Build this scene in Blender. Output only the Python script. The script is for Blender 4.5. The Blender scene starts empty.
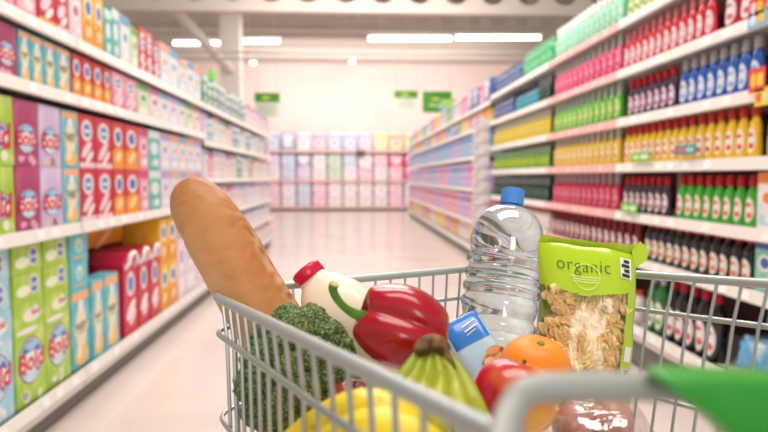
import bpy, bmesh, math, random
from mathutils import Vector, Matrix, noise
random.seed(7)
C = bpy.context.scene.collection
PI = math.pi

# ------------------------------------------------------------------ camera frame
F = 627.0; CAMZ = 1.16
_psi = math.radians(2.92); _phi = math.radians(-3.56)
cf = Vector((math.sin(_psi)*math.cos(_phi), math.cos(_psi)*math.cos(_phi), math.sin(_phi)))
cr = Vector((math.cos(_psi), -math.sin(_psi), 0)); cu = cr.cross(cf)
C0 = Vector((0, 0, CAMZ))
def P(px, py, d):
    return C0 + cf*d + cr*((px-384)/F*d) + cu*((216-py)/F*d)

# ------------------------------------------------------------------ materials
MATS = {}
def M(name, col, rough=.5, metal=0., trans=0., ior=1.45, noise_=None, bump=None, coat=0., emit=0., sss=0., attr=None, alpha=1.):
    if name in MATS: return MATS[name]
    m = bpy.data.materials.new(name); m.use_nodes = True
    nt = m.node_tree; b = nt.nodes['Principled BSDF']
    b.inputs['Base Color'].default_value = (*col, 1)
    b.inputs['Roughness'].default_value = rough
    b.inputs['Metallic'].default_value = metal
    b.inputs['Transmission Weight'].default_value = trans
    b.inputs['IOR'].default_value = ior
    b.inputs['Coat Weight'].default_value = coat
    b.inputs['Alpha'].default_value = alpha
    if sss:
        b.inputs['Subsurface Weight'].default_value = sss
        b.inputs['Subsurface Radius'].default_value = (.02, .01, .006)
        b.inputs['Subsurface Scale'].default_value = .6
    if emit:
        b.inputs['Emission Color'].default_value = (*col, 1)
        b.inputs['Emission Strength'].default_value = emit
    tc = None
    if noise_ or bump:
        tc = nt.nodes.new('ShaderNodeTexCoord')
    if noise_:                       # (scale, colour 2, low, high)
        n = nt.nodes.new('ShaderNodeTexNoise'); n.inputs['Scale'].default_value = noise_[0]
        n.inputs['Detail'].default_value = 4
        nt.links.new(tc.outputs['Object'], n.inputs['Vector'])
        rp = nt.nodes.new('ShaderNodeValToRGB')
        rp.color_ramp.elements[0].position = noise_[2]; rp.color_ramp.elements[1].position = noise_[3]
        rp.color_ramp.elements[0].color = (*col, 1); rp.color_ramp.elements[1].color = (*noise_[1], 1)
        nt.links.new(n.outputs['Fac'], rp.inputs['Fac'])
        nt.links.new(rp.outputs['Color'], b.inputs['Base Color'])
    if attr:
        a = nt.nodes.new('ShaderNodeVertexColor'); a.layer_name = attr
        nt.links.new(a.outputs['Color'], b.inputs['Base Color'])
    if bump:                         # (scale, strength, distance)
        n = nt.nodes.new('ShaderNodeTexNoise'); n.inputs['Scale'].default_value = bump[0]
        n.inputs['Detail'].default_value = 5
        nt.links.new(tc.outputs['Object'], n.inputs['Vector'])
        bp = nt.nodes.new('ShaderNodeBump'); bp.inputs['Strength'].default_value = bump[1]
        bp.inputs['Distance'].default_value = bump[2]
        nt.links.new(n.outputs['Fac'], bp.inputs['Height'])
        nt.links.new(bp.outputs['Normal'], b.inputs['Normal'])
    MATS[name] = m
    return m
def hx(s):
    v = [int(s[i:i+2], 16)/255 for i in (0, 2, 4)]
    return tuple(c/12.92 if c <= .04045 else ((c+.055)/1.055)**2.4 for c in v)
def K(h, rough=.45, **k):            # a colour by its hex code
    return M(h + '_%g' % rough + ('c' if k else ''), hx(h), rough, **k)

# ------------------------------------------------------------------ mesh builder
class MB:
    def __init__(s): s.v = []; s.f = []; s.m = []; s.mats = []
    def mi(s, mat):
        if mat not in s.mats: s.mats.append(mat)
        return s.mats.index(mat)
    def add(s, vs, fs, mat):
        o = len(s.v); k = s.mi(mat)
        s.v += [tuple(v) for v in vs]
        for f in fs: s.f.append([i+o for i in f]); s.m.append(k)
        return s
    def box(s, x0, x1, y0, y1, z0, z1, mat):
        vs = [(x, y, z) for z in (z0, z1) for y in (y0, y1) for x in (x0, x1)]
        return s.add(vs, [(0,2,3,1), (4,5,7,6), (0,1,5,4), (2,6,7,3), (0,4,6,2), (1,3,7,5)], mat)
    def grid(s, rows, mat, cu_=False, cv=False):
        n = len(rows); m = len(rows[0]); vs = [p for r in rows for p in r]; fs = []
        for i in range(n if cv else n-1):
            for j in range(m if cu_ else m-1):
                a = i*m+j; b = i*m+(j+1) % m; c = ((i+1) % n)*m+(j+1) % m; d = ((i+1) % n)*m+j
                fs.append((a, b, c, d))
        return s.add(vs, fs, mat)
    def lathe(s, prof, mat, seg=20, sx=1., sy=1., cap=True, power=2.):
        rows = []
        for r, z in prof:
            row = []
            for k in range(seg):
                a = 2*PI*k/seg; c, q = math.cos(a), math.sin(a)
                if power != 2:
                    c = math.copysign(abs(c)**(2/power), c); q = math.copysign(abs(q)**(2/power), q)
                row.append((r*c*sx, r*q*sy, z))
            rows.append(row)
        s.grid(rows, mat, cu_=True)
        if cap:
            o = len(s.v) - len(prof)*seg; k = s.mi(mat)
            s.f.append([o+i for i in range(seg)][::-1]); s.m.append(k)
            s.f.append([o+(len(prof)-1)*seg+i for i in range(seg)]); s.m.append(k)
        return s
    def tube(s, pts, r, mat, seg=10, closed=False, cap=True, shape=None, twist=0.):
        pts = [Vector(p) for p in pts]; n = len(pts)
        rs = r if isinstance(r, (list, tuple)) else [r]*n
        tan = []
        for i in range(n):
            a = pts[(i-1) % n] if (closed or i) else pts[0]; b = pts[(i+1) % n] if (closed or i < n-1) else pts[-1]
            tan.append((b-a).normalized())
        up = Vector((0, 0, 1)) if abs(tan[0].z) < .9 else Vector((1, 0, 0))
        nrm = (up - tan[0]*up.dot(tan[0])).normalized(); rows = []
        for i in range(n):
            nrm = (nrm - tan[i]*nrm.dot(tan[i])).normalized(); bn = tan[i].cross(nrm); row = []
            for k in range(seg):
                a = 2*PI*k/seg; q = rs[i]*(shape(a) if shape else 1.); t = a + twist*i
                row.append(pts[i] + nrm*math.cos(t)*q + bn*math.sin(t)*q)
            rows.append(row)
        s.grid(rows, mat, cu_=True, cv=closed)
        if cap and not closed:
            o = len(s.v) - n*seg; k = s.mi(mat)
            s.f.append([o+i for i in range(seg)][::-1]); s.m.append(k)
            s.f.append([o+(n-1)*seg+i for i in range(seg)]); s.m.append(k)
        return s
    def mesh(s, me, mat, fn):
        return s.add([fn(v.co) for v in me.vertices], [tuple(p.vertices) for p in me.polygons], mat)
    def merge(s, other, mx):
        o = len(s.v)
        s.v += [tuple(mx @ Vector(v)) for v in other.v]
        for f, m in zip(other.f, other.m): s.f.append([i+o for i in f]); s.m.append(s.mi(other.mats[m]))
    def data(s, name, smooth=True, angle=38):
        me = bpy.data.meshes.new(name); me.from_pydata(s.v, [], s.f)
        for m in s.mats: me.materials.append(m)
        me.polygons.foreach_set('material_index', s.m)
        if smooth:
            me.polygons.foreach_set('use_smooth', [True]*len(s.f))
            me.set_sharp_from_angle(angle=math.radians(angle))
        me.update(); return me
    def build(s, name, parent=None, smooth=True, angle=38, fix=True):
        me = s.data(name, smooth, angle)
        if fix:
            bm = bmesh.new(); bm.from_mesh(me); bmesh.ops.recalc_face_normals(bm, faces=bm.faces); bm.to_mesh(me); bm.free()
        o = bpy.data.objects.new(name, me); C.objects.link(o)
        if parent: o.parent = parent
        return o

def tag(o, label=None, cat=None, group=None, kind=None):
    if label: o['label'] = label
    if cat: o['category'] = cat
    if group: o['group'] = group
    if kind: o['kind'] = kind
    return o
def thing(name, label, cat, loc=(0, 0, 0), rz=0, group=None):
    o = bpy.data.objects.new(name, None); C.objects.link(o); o.empty_display_size = .05
    o.location = loc; o.rotation_euler = (0, 0, rz)
    return tag(o, label, cat, group)
def struct(mb, name, **k):
    o = mb.build(name, **k); o['kind'] = 'structure'; return o
def dup(root, loc, rz, label, group=None):
    r = root.copy(); C.objects.link(r); r.location = loc; r.rotation_euler = (0, 0, rz); r['label'] = label
    if group: r['group'] = group
    for ch in KIDS[root.name]:
        c = ch.copy(); C.objects.link(c); c.parent = r
    return r
KIDS = {}

TXT = {}
def text_mesh(s, size=1., shear=0., offset=0., spacing=1.):
    key = (s, shear, offset, spacing)
    if key not in TXT:
        cu = bpy.data.curves.new('t', 'FONT'); cu.body = s; cu.size = 1; cu.align_x = 'CENTER'; cu.align_y = 'CENTER'
        cu.shear = shear; cu.offset = offset; cu.space_character = spacing; cu.resolution_u = 3
        o = bpy.data.objects.new('t', cu); C.objects.link(o)
        dg = bpy.context.evaluated_depsgraph_get()
        me = bpy.data.meshes.new_from_object(o.evaluated_get(dg)); bpy.data.objects.remove(o)
        TXT[key] = me
    return TXT[key]
def front_text(mb, s, size, cx, cz, y, mat, **k):
    mb.mesh(text_mesh(s, **k), mat, lambda v: (cx+v.x*size, y, cz+v.y*size))
def oval(mb, cx, cz, rx, rz, y, mat, n=26, a0=0., a1=2*PI, tilt=0.):
    vs = []
    for k in range(n):
        a = a0+(a1-a0)*k/(n-1 if a1-a0 < 6.2 else n); x, z = rx*math.cos(a), rz*math.sin(a)
        vs.append((cx+x*math.cos(tilt)-z*math.sin(tilt), y, cz+x*math.sin(tilt)+z*math.cos(tilt)))
    mb.add(vs, [tuple(range(n))], mat)
def quad(mb, x0, x1, z0, z1, y, mat):
    mb.add([(x0, y, z0), (x1, y, z0), (x1, y, z1), (x0, y, z1)], [(0, 1, 2, 3)], mat)

ORD = ['first','second','third','fourth','fifth','sixth','seventh','eighth','ninth','tenth','eleventh','twelfth','thirteenth','fourteenth',
       'fifteenth','sixteenth','seventeenth','eighteenth','nineteenth','twentieth'] + ['twenty-'+w for w in
       ['first','second','third','fourth','fifth','sixth','seventh','eighth','ninth']] + ['thirtieth'] + ['thirty-'+w for w in
       ['first','second','third','fourth','fifth','sixth','seventh','eighth','ninth']] + ['fortieth'] + ['forty-'+w for w in
       ['first','second','third','fourth','fifth','sixth','seventh','eighth','ninth']]

XL, XR = -1.36, 1.70
WHITE = K('f4f1ee', .4)

# ================================================================== setting
fl = M('floor_tiles', hx('ddd0c8'), .2, noise_=(1.3, hx('d3c3bb'), .35, .7))
nt = fl.node_tree
mp = nt.nodes.new('ShaderNodeTexBrick'); mp.inputs['Scale'].default_value = 1.0
mp.offset = 0; mp.inputs['Brick Width'].default_value = .6; mp.inputs['Row Height'].default_value = .6
mp.inputs['Mortar Size'].default_value = .003
mp.inputs['Color1'].default_value = (1, 1, 1, 1); mp.inputs['Color2'].default_value = (.97, .97, .97, 1); mp.inputs['Mortar'].default_value = (.86, .84, .83, 1)
tcn = nt.nodes.new('ShaderNodeTexCoord'); nt.links.new(tcn.outputs['Object'], mp.inputs['Vector'])
mx = nt.nodes.new('ShaderNodeMix'); mx.data_type = 'RGBA'; mx.blend_type = 'MULTIPLY'; mx.inputs['Factor'].default_value = 1
bs = nt.nodes['Principled BSDF']; src = bs.inputs['Base Color'].links[0].from_socket
nt.links.new(src, mx.inputs['A']); nt.links.new(mp.outputs['Color'], mx.inputs['B']); nt.links.new(mx.outputs['Result'], bs.inputs['Base Color'])
struct(MB().box(-9, 9, -2.5, 22.6, -.1, 0, fl), 'floor', smooth=False)
struct(MB().box(-9, 9, 22.6, 22.8, 0, 5.6, M('wall_paint', hx('fae6e1'), .7, noise_=(.6, hx('f6dcd8'), .4, .7))), 'wall_back', smooth=False)
ceil_m = M('ceiling_deck', hx('cfc4ba'), .8)
mb = MB()
for i in range(60):                                   # ribbed metal deck
    y = -2.5+i*.42
    mb.box(-9, 9, y, y+.3, 5.5, 5.6, ceil_m); mb.box(-9, 9, y+.3, y+.42, 5.44, 5.6, ceil_m)
struct(mb, 'ceiling', smooth=False)
# cellular steel beams: a web with round holes, a flange above and below
def cell_beam(name, y, z0, z1, hr, pitch, x0=-8.5, x1=8.5, off=0):
    cu = bpy.data.curves.new(name, 'CURVE'); cu.dimensions = '2D'; cu.fill_mode = 'BOTH'; cu.extrude = .012
    def sp(pts):
        s = cu.splines.new('POLY'); s.points.add(len(pts)-1); s.use_cyclic_u = True
        for p, q in zip(s.points, pts): p.co = (q[0], q[1], 0, 1)
    sp([(x0, z0), (x1, z0), (x1, z1), (x0, z1)])
    x = x0+pitch/2+off
    while x < x1-hr:
        sp([(x+hr*math.cos(2*PI*k/28), (z0+z1)/2+hr*math.sin(2*PI*k/28)) for k in range(28)]); x += pitch
    o = bpy.data.objects.new('tmp', cu); C.objects.link(o)
    me = bpy.data.meshes.new_from_object(o.evaluated_get(bpy.context.evaluated_depsgraph_get())); bpy.data.objects.remove(o)
    mb = MB(); bmt = M('beam_paint', hx('d6cbc0'), .6)
    mb.mesh(me, bmt, lambda v: (v.x, y+v.z, v.y))
    mb.box(x0, x1, y-.09, y+.09, z0-.03, z0, bmt); mb.box(x0, x1, y-.09, y+.09, z1, z1+.03, bmt)
    struct(mb, name, smooth=False)
cell_beam('trim_1', 10.0, 3.74, 4.42, .21, .58)
cell_beam('trim_2', 15.5, 4.72, 5.38, .2, .62)
bm_ = M('beam_paint', hx('d6cbc0'), .6)
struct(MB().box(-9, 9, 21.3, 22.6, 5.15, 5.46, M('bulkhead', hx('eadfd6'), .7)), 'trim_3', smooth=False)
mb = MB()                                              # roof braces between the beams
for x in (-6.2, -3.1, -.9, 1.3, 3.5):
    mb.tube([(x, 10, 4.45), (x+.8, 15.5, 5.35)], .03, bm_, 6)
struct(mb, 'trim_4')
mb = MB().tube([(-3.6, 12, 4.6), (-2.35, 13.4, 3.2)], .1, bm_, 8)
struct(mb, 'trim_5')
mb = MB().box(-2.70, -2.30, 13.2, 13.6, 0, 5.44, M('column_paint', hx('efe8e2'), .6)); mb.box(-2.78, -2.22, 13.12, 13.68, 0, .15, K('8d8884'))
struct(mb, 'trim_6', smooth=False)
mb = MB()
for z in (3.4, 3.52): mb.tube([(-8.5, 12.2, z), (8.5, 12.2, z)], .022, bm_, 6)
struct(mb, 'trim_7')

# fluorescent strip lights, hung across the hall
tube_m = M('lamp_tube', (1, .97, .92), .5, emit=6.)
hou_m = K('e9e4df')
LIGHTS = [('short strip light left of the steel column', 173, 232, 43.5), ('strip light just right of the steel column', 243, 280, 41.5),
          ('long strip light at ceiling centre above the end wall', 368, 452, 39.0), ('long strip light nearest the right hand shelves', 455, 541, 38.0)]
for lab, x0, x1, py in LIGHTS:
    a = P(x0, py, 14.2); b = P(x1, py, 14.2); w = (b-a).length/2
    t = thing('ceiling_light', 'glowing white ' + lab, 'light', (a+b)/2, -_psi, 'strip lights under the roof')
    MB().box(-w, w, -.1, .1, .05, .1, hou_m).build('housing', t, smooth=False)
    MB().tube([(-w+.02, 0, 0), (w-.02, 0, 0)], .036, tube_m, 10).build('tube', t)
    m2 = MB()
    for s in (-.7, .7): m2.tube([(w*s, 0, .1), (w*s, 0, 5.4-(a.z+b.z)/2)], .008, hou_m, 6)
    m2.build('hanging_rod', t)
# small round downlights on the far ceiling edge
for px, py, lab in ((253, 63, 'small round lamp glowing high on the back wall, left one'), (352, 62, 'small round lamp glowing high on the back wall, right one')):
    p = P(px, py, 21.2)
    o = MB().lathe([(.02, -.05), (.09, -.03), (.1, 0), (.1, .04)], M('downlight', (1, .95, .85), .5, emit=4.), 14).build('downlight')
    o.location = p; tag(o, lab, 'lamp', 'downlights on the back wall')

# hanging signs
def sign(px0, px1, py0, py1, Y, style, lab):
    d = Y/cf.y
    a = P(px0, py1, d); b = P(px1, py0, d); w = (b.x-a.x)/2; h = b.z-a.z
    t = thing('hanging_sign', lab, 'sign', ((a.x+b.x)/2, Y, a.z), 0, 'aisle signs')
    g = K('4f9a35', .5); pale = K('e3eadb', .5)
    m = MB().box(-w, w, -.02, .02, 0, h, pale if style else g)
    if style: m.box(-w-.005, w+.005, -.026, .026, h*.62, h+.01, g)
    m.build('panel', t, smooth=False)
    m = MB(); yy = -.0265
    oval(m, -w*.1, h*.8 if style else h*.62, w*.35, h*.06, yy, K('d9e86a'))
    if not style: oval(m, w*.35, h*.3, w*.4, h*.18, yy, K('9fd4cf')); oval(m, -w*.3, h*.35, w*.3, h*.07, yy, K('c6e39a'))
    else:
        for q in range(3): quad(m, -w*.75, w*.6, h*(.13+.15*q), h*(.18+.15*q), yy, K('b9c7ae'))
    m.build('print', t, smooth=False)
    m = MB()
    for s in (-.8, .8): m.tube([(w*s, 0, h), (w*s, 0, 5.44-a.z)], .006, K('c9c4c0'), 5)
    m.build('wire', t)
sign(257, 281, 95, 118, 18, 1, 'green topped pale sign hanging over the left shelf end')
sign(230, 241, 96, 111, 17, 0, 'narrow green sign hanging half behind the steel column')
sign(394, 417, 92, 110, 19, 1, 'small green topped pale sign left of the solid green sign')
sign(422, 451, 92, 113, 18, 0, 'solid green sign with light print hanging above right shelves')

# ================================================================== shelving
metal_w = K('e8e2dc', .35); rail_w = K('f3ede6', .3); rail_p = K('f0b5b2', .35); kick = K('777370', .5); deckc = K('d8d2cc', .5)
def bay(side, y0, y1, zs, back, rail, lab, ztop=2.3, depth=.5, base=.19):
    """one shelving bay; local x runs along the aisle, y goes back from the shelf edge"""
    w = (y1-y0)/2; X = XL if side < 0 else XR
    t = thing('shelving_bay', lab, 'shelving', (X, (y0+y1)/2, 0), PI/2 if side < 0 else -PI/2, 'supermarket shelving bays')
    MB().box(-w, w, depth-.03, depth, 0, ztop, back).build('back_panel', t, smooth=False)
    for s in (-1, 1): MB().box(s*w-.012 if s > 0 else s*w, s*w if s > 0 else s*w+.012, depth-.09, depth-.03, 0, ztop, metal_w).build('upright', t, smooth=False)
    m = MB().box(-w, w, .05, depth, 0, base-.09, kick); m.box(-w+.002, w-.002, .035, .05, .02, base-.1, kick); m.build('plinth', t, smooth=False)
    for z in [base]+list(zs):
        s = MB().box(-w+.003, w-.003, .0, depth-.03, z-.03, z, deckc)
        if z == base: s.box(-w+.003, w-.003, .0, .03, z-.09, z, metal_w)
        s = s.build('shelf', t, smooth=False)
        m = MB(); m.add([(-w+.004, -.004, z-.052), (w-.004, -.004, z-.052), (w-.004, -.016, z-.048), (-w+.004, -.016, z-.048),
                         (-w+.004, -.008, z+.006), (w-.004, -.008, z+.006), (w-.004, 0, z+.006), (-w+.004, 0, z+.006),
                         (-w+.004, 0, z-.052), (w-.004, 0, z-.052)],
                        [(0, 3, 2, 1), (3, 4, 5, 2), (4, 7, 6, 5), (7, 8, 9, 6), (8, 0, 1, 9)], rail)
        n = int(w*2/.16)
        for k in range(n):                               # little paper price tickets in the rail
            if random.random() < .6:
                x = -w+.08+k*.16+random.uniform(-.02, .02)
                m.add([(x-.03, -.0168, z-.04), (x+.03, -.0168, z-.04), (x+.03, -.0108, z-.004), (x-.03, -.0108, z-.004)], [(0, 1, 2, 3)],
                      K('ffffff') if rail is rail_w else K('f7d9d6'))
        m.build('price_rail', s, smooth=False)
    return t
backL = K('a9a39e', .6); backR = K('4c2b28', .6); backD = K('57504c', .6)
ZL = (.93, 1.56, 1.84)
for k, (a, b) in enumerate(((.6, 3.2), (3.2, 5.86))):
    bay(-1, a, b, ZL, backL, rail_w, ['left shelving bay nearest the camera with stacked detergent boxes',
        'left shelving bay beside the bread loaf with tall red and pale boxes'][k])
ZL2 = (.5, .8, 1.15, 1.5, 1.84)
for k, (a, b) in enumerate(((5.86, 8.3), (8.3, 10.75))):
    bay(-1, a, b, ZL2, backL, rail_w, ['left shelving bay with closer shelves just beyond the tall red boxes',
        'last shelving bay at the far end of the left row'][k])
ZR = (.675, .94, 1.24, 1.525, 1.83, 2.14)
bay(1, 1.9, 3.965, ZR, backR, rail_w, 'right shelving bay nearest the camera with white price rails', 2.6, base=.27)
bay(1, 3.965, 5.38, ZR, backR, rail_p, 'right shelving bay with pink price rails and pink, green, amber bottles', 2.6, base=.27)
bay(1, 5.38, 7.65, ZR, backD, rail_w, 'right shelving bay behind the water bottle with yellow and green bottles', 2.6, base=.27)
ZR2 = (.55, 1.0, 1.45, 1.83, 2.1)
for k, (a, b) in enumerate(((7.65, 11.4), (11.4, 15.2), (15.2, 19.0))):
    bay(1, a, b, ZR2, backD, rail_w, ['right shelving bay just past the hanging strip of packets', 'right shelving bay second from the far end',
        'last shelving bay at the far end of the right row'][k], 2.35)
# gondola at the end wall
t = thing('end_shelving', 'long low shelving run along the back wall full of pale multipacks', 'shelving', (0, 21.6, 0))
MB().box(-4.6, 3.6, .55, .6, 0, 2.1, K('efe3df')).build('back_panel', t, smooth=False)
MB().box(-4.6, 3.6, .03, .55, 0, .1, K('5c5553')).build('plinth', t, smooth=False)
for z in (.15, 1.06, 2.06):
    s = MB().box(-4.6, 3.6, 0, .55, z-.05, z, deckc).build('shelf', t, smooth=False)
    MB().box(-4.6, 3.6, -.02, 0, z-.07, z+.01, K('efc4c0')).build('price_rail', s, smooth=False)

# ================================================================== cartons (left side)
def carton(style, w, h, d, c):
    """printed carton standing at the origin, front at y=0 facing -y"""
    m = MB(); body = M('print_%s' % c[0], hx(c[0]), .42, noise_=(9., hx(c[1]), .45, .68), coat=.15)
    b = .002
    m.box(-w/2+b, w/2-b, 0, d, 0, h-.001, body)
    W = WHITE; y = -.0008; e = .0006
    if style == 'bold':
        oz = h*.42; rx = w*.40; rz = min(h*.23, w*.62)
        blue = K('2d6fc4'); red = K('d8203c')
        oval(m, 0, oz, rx, rz, y, K('3a3f8c')); oval(m, 0, oz, rx*.93, rz*.94, y-e, W); oval(m, 0, oz+rz*.02, rx*.84, rz*.86, y-2*e, blue)
        oval(m, rx*.05, oz+rz*.62, rx*.5, rz*.18, y-3*e, K('a9d3f2')); oval(m, -rx*.1, oz-rz*.62, rx*.55, rz*.2, y-3*e, K('cfe6f7'))
        oval(m, 0, oz-rz*.04, rx*.93, rz*.44, y-3.5*e, W)
        front_text(m, 'Bold', w*.46, -w*.01, oz-rz*.05, y-4.5*e, red, shear=.08, offset=.025)
        for q in range(5): oval(m, random.uniform(-.3, .3)*w, h*random.uniform(.04, .14), w*random.uniform(.05, .12), w*random.uniform(.05, .1), y-e*.5, K(c[2]))
        if h > .3:
            oval(m, w*.08, h*.86, w*.3, w*.12, y, K(c[2])); oval(m, w*.2, h*.88, w*.12, w*.12, y-e, W); front_text(m, 'Bold', w*.14, w*.2, h*.88, y-2*e, red, offset=.03)
            oval(m, -w*.1, h*.72, w*.34, w*.05, y, W)
    elif style == 'lid':
        oval(m, w*.2, h*.55, w*.17, h*.34, y, W); oval(m, w*.2, h*.55, w*.13, h*.27, y-e, K('2d6fc4'))
        front_text(m, 'Bold', w*.13, w*.2, h*.55, y-2*e, K('f4f1ee'), offset=.03)
        oval(m, -w*.18, h*.4, w*.24, h*.2, y, K(c[2]))
    elif style == 'fairylid':
        oval(m, 0, h*.6, w*.16, h*.26, y, W); oval(m, 0, h*.55, w*.09, h*.16, y-e, K('8cc8a0')); quad(m, -w*.3, w*.3, h*.14, h*.2, y, K('f2b56a'))
    elif style == 'fairy':
        oval(m, 0, h*.5, w*.30, h*.3, y, K('f3e7c4')); oval(m, 0, h*.16, w*.36, h*.13, y-e*.4, K('f6c66c'))
        oval(m, -w*.12, h*.22, w*.14, h*.1, y-e*.8, K('fbe9d2'))
        quad(m, -w*.48, w*.48, h*.86, h*.97, y, K('f3b785')); oval(m, 0, h*.8, w*.16, h*.07, y-e, W)
        oval(m, 0, h*.52, w*.42, h*.1, y-1.5*e, K('f3e7c4')); front_text(m, 'FAIRY', w*.27, 0, h*.53, y-2*e, K('1f4a3c'), offset=.03)
        quad(m, -w*.2, w*.2, h*.45, h*.465, y-2*e, K('4a7a6a'))
    elif style == 'red':
        oval(m, 0, h*.7, w*.33, min(h*.2, w*.7), y, W); oval(m, 0, h*.7, w*.22, min(h*.13, w*.5), y-e, K('4f86c9'))
        oval(m, 0, h*.69, w*.19, h*.035, y-2*e, W)
        oval(m, -.05*w, h*.34, w*.36, h*.09, y, K('f6d9e2'), tilt=.6); oval(m, w*.12, h*.2, w*.3, h*.06, y-e, W, tilt=.6)
        quad(m, -w*.49, w*.49, 0, h*.1, y, K(c[2]))
    elif style == 'redgold':
        oval(m, 0, h*.68, w*.34, min(h*.2, w*.7), y, W); oval(m, 0, h*.68, w*.22, min(h*.13, w*.5), y-e, K('3f73c0'))
        m.add([(-w*.49, y, 0), (w*.49, y, 0), (w*.49, y, h*.4), (0, y, h*.5), (-w*.49, y, h*.36)], [(0, 1, 2, 3, 4)], K('f09a2c'))
        oval(m, 0, h*.26, w*.26, h*.1, y-e, K('fbd9a0'), tilt=.4)
    else:
        quad(m, -w*.49, w*.49, h*.8, h*.99, y, K(c[2])); oval(m, 0, h*.55, w*.33, h*.16, y, W); oval(m, 0, h*.55, w*.22, h*.1, y-e, K(c[2]))
        quad(m, -w*.4, w*.4, h*.08, h*.26, y, K(c[1])); oval(m, w*.1, h*.2, w*.2, h*.09, y-e, WHITE)
    return m
CC = {}
def put_carton(name, style, w, h, d, c, y, z, side, label, group, inset=.01, X=None, cat='box'):
    key = (style, w, h, d, c, name)
    if key not in CC:
        me = carton(style, w, h, d, c).data(name, smooth=False); CC[key] = me
    o = bpy.data.objects.new(name, CC[key]); C.objects.link(o)
    xx = (XL-inset if side < 0 else XR+inset) if X is None else X
    o.location = (xx, y, z+.001); o.rotation_euler = (0, 0, (PI/2 if side < 0 else -PI/2) + random.uniform(-.02, .02))
    return tag(o, label, cat, group)

GREEN = ('a8cf38', 'd9ea8a', 'f3f7d8'); MAROON = ('b03a6c', 'c25a86', 'e9b1c8'); LILAC = ('d2b9e0', 'e8daf0', 'f0c8b0'); TEAL = ('5fbfd0', '8fd6df', 'f3e7c4')
LBLUE = ('9fd3ea', 'cfeaf5', 'ffffff'); RED = ('cf1436', 'd93352', 'f4d0d8'); REDG = ('d01832', 'dc4a3c', 'f4a83c'); PINK = ('ef8fae', 'f7c2d2', 'd64a80')
TL = ('48b5b0', '8fd3cd', 'd9f0ec'); PALE = ('e9d6ec', 'f6eef6', 'b9a3d6'); PBLUE = ('c3dbee', 'eef4fa', 'f2a98c'); PEACH = ('f3d3c6', 'fbf0ea', '8fb4dc')
YEL = ('f5b81e', 'f8d060', 'e0462c'); WHT = ('efecea', 'dfe6ea', '6fa8c9'); WPK = ('f3e6ea', 'f0c9d8', 'c86a9e'); GR2 = ('cfe2b0', 'eef5e0', '6aa84a')
CN = {GREEN: 'lime green', MAROON: 'maroon pink', LILAC: 'lilac', TEAL: 'teal and cream', LBLUE: 'pale blue', RED: 'red', REDG: 'red and orange', PINK: 'pink',
      TL: 'turquoise', PALE: 'pale lilac', PBLUE: 'pale blue and coral', PEACH: 'peach', YEL: 'orange yellow', WHT: 'white and blue', WPK: 'white and pink', GR2: 'white and green'}
# the two-high row in the middle: (y0, y1, style, colours)
rowB = [(1.75, 2.0, 'bold', MAROON), (2.0, 2.32, 'bold', LILAC), (2.32, 2.63, 'bold', GREEN), (2.63, 2.83, 'bold', MAROON), (2.83, 3.05, 'bold', LILAC), (3.05, 3.24, 'fairy', TEAL), (3.24, 3.44, 'red', RED),
        (3.44, 3.68, 'red', RED), (3.68, 3.87, 'redgold', REDG), (3.87, 4.13, 'redgold', REDG), (4.13, 4.32, 'plain', PINK), (4.32, 4.58, 'plain', TL),
        (4.58, 4.82, 'plain', PALE), (4.82, 5.06, 'plain', PBLUE), (5.06, 5.3, 'plain', PEACH), (5.3, 5.56, 'plain', PBLUE), (5.56, 5.82, 'plain', PALE)]
for i, (a, b, st, c) in enumerate(rowB):
    w = round(b-a-.008, 3)
    for k in range(2):
        nxt = 'nearest the camera' if i == 0 else 'beside the %s column' % CN[rowB[i-1][3]] if CN[rowB[i-1][3]] != CN[c] else 'further of its colour'
        put_carton('detergent_carton', st, w, .275, .3, c, (a+b)/2, .93+.276*k, -1,
                   '%s box, %s of the %s two-high stack from left, middle left shelf' % (CN[c], 'top' if k else 'bottom', ORD[i]),
                   'two high detergent boxes on the middle left shelf')
rowC = [(1.9, 2.2, 'bold', MAROON), (2.2, 2.52, 'bold', MAROON), (2.52, 2.68, 'bold', MAROON), (2.69, 2.79, 'fairy', TEAL), (2.79, 2.9, 'fairy', TEAL), (2.9, 3.02, 'fairy', TEAL), (3.02, 3.17, 'fairy', TEAL),
        (3.18, 3.3, 'redgold', REDG), (3.3, 3.43, 'redgold', REDG), (3.43, 3.57, 'redgold', REDG), (3.57, 3.69, 'redgold', REDG), (3.7, 3.9, 'red', PINK), (3.9, 4.12, 'red', PINK),
        (4.13, 4.36, 'plain', GR2), (4.37, 4.6, 'plain', WPK), (4.6, 4.82, 'plain', WHT), (4.82, 5.06, 'plain', PALE), (5.06, 5.3, 'plain', WHT), (5.3, 5.56, 'plain', GR2), (5.56, 5.82, 'plain', WPK)]
for i, (a, b, st, c) in enumerate(rowC):
    put_carton('detergent_carton', st, round(b-a-.008, 3), .21, .25, c, (a+b)/2, 1.56, -1,
               '%s box, %s from the left on the second highest left shelf' % (CN[c], ORD[i]), 'boxes on the second highest left shelf')
rowD = [(2.5, 2.68, 'plain', PINK), (2.68, 2.86, 'plain', PINK), (2.87, 3.03, 'red', REDG), (3.03, 3.17, 'red', RED), (3.18, 3.32, 'plain', WPK), (3.33, 3.47, 'redgold', YEL), (3.47, 3.6, 'redgold', YEL),
        (3.61, 3.72, 'plain', TL), (3.72, 3.84, 'plain', TL), (3.85, 4.02, 'plain', WHT), (4.03, 4.17, 'plain', GR2), (4.18, 4.32, 'red', RED), (4.32, 4.46, 'red', RED), (4.46, 4.62, 'red', RED),
        (4.63, 4.85, 'plain', PBLUE), (4.85, 5.1, 'plain', WHT), (5.1, 5.35, 'plain', PBLUE), (5.36, 5.6, 'plain', WHT), (5.6, 5.84, 'plain', PBLUE)]
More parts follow.
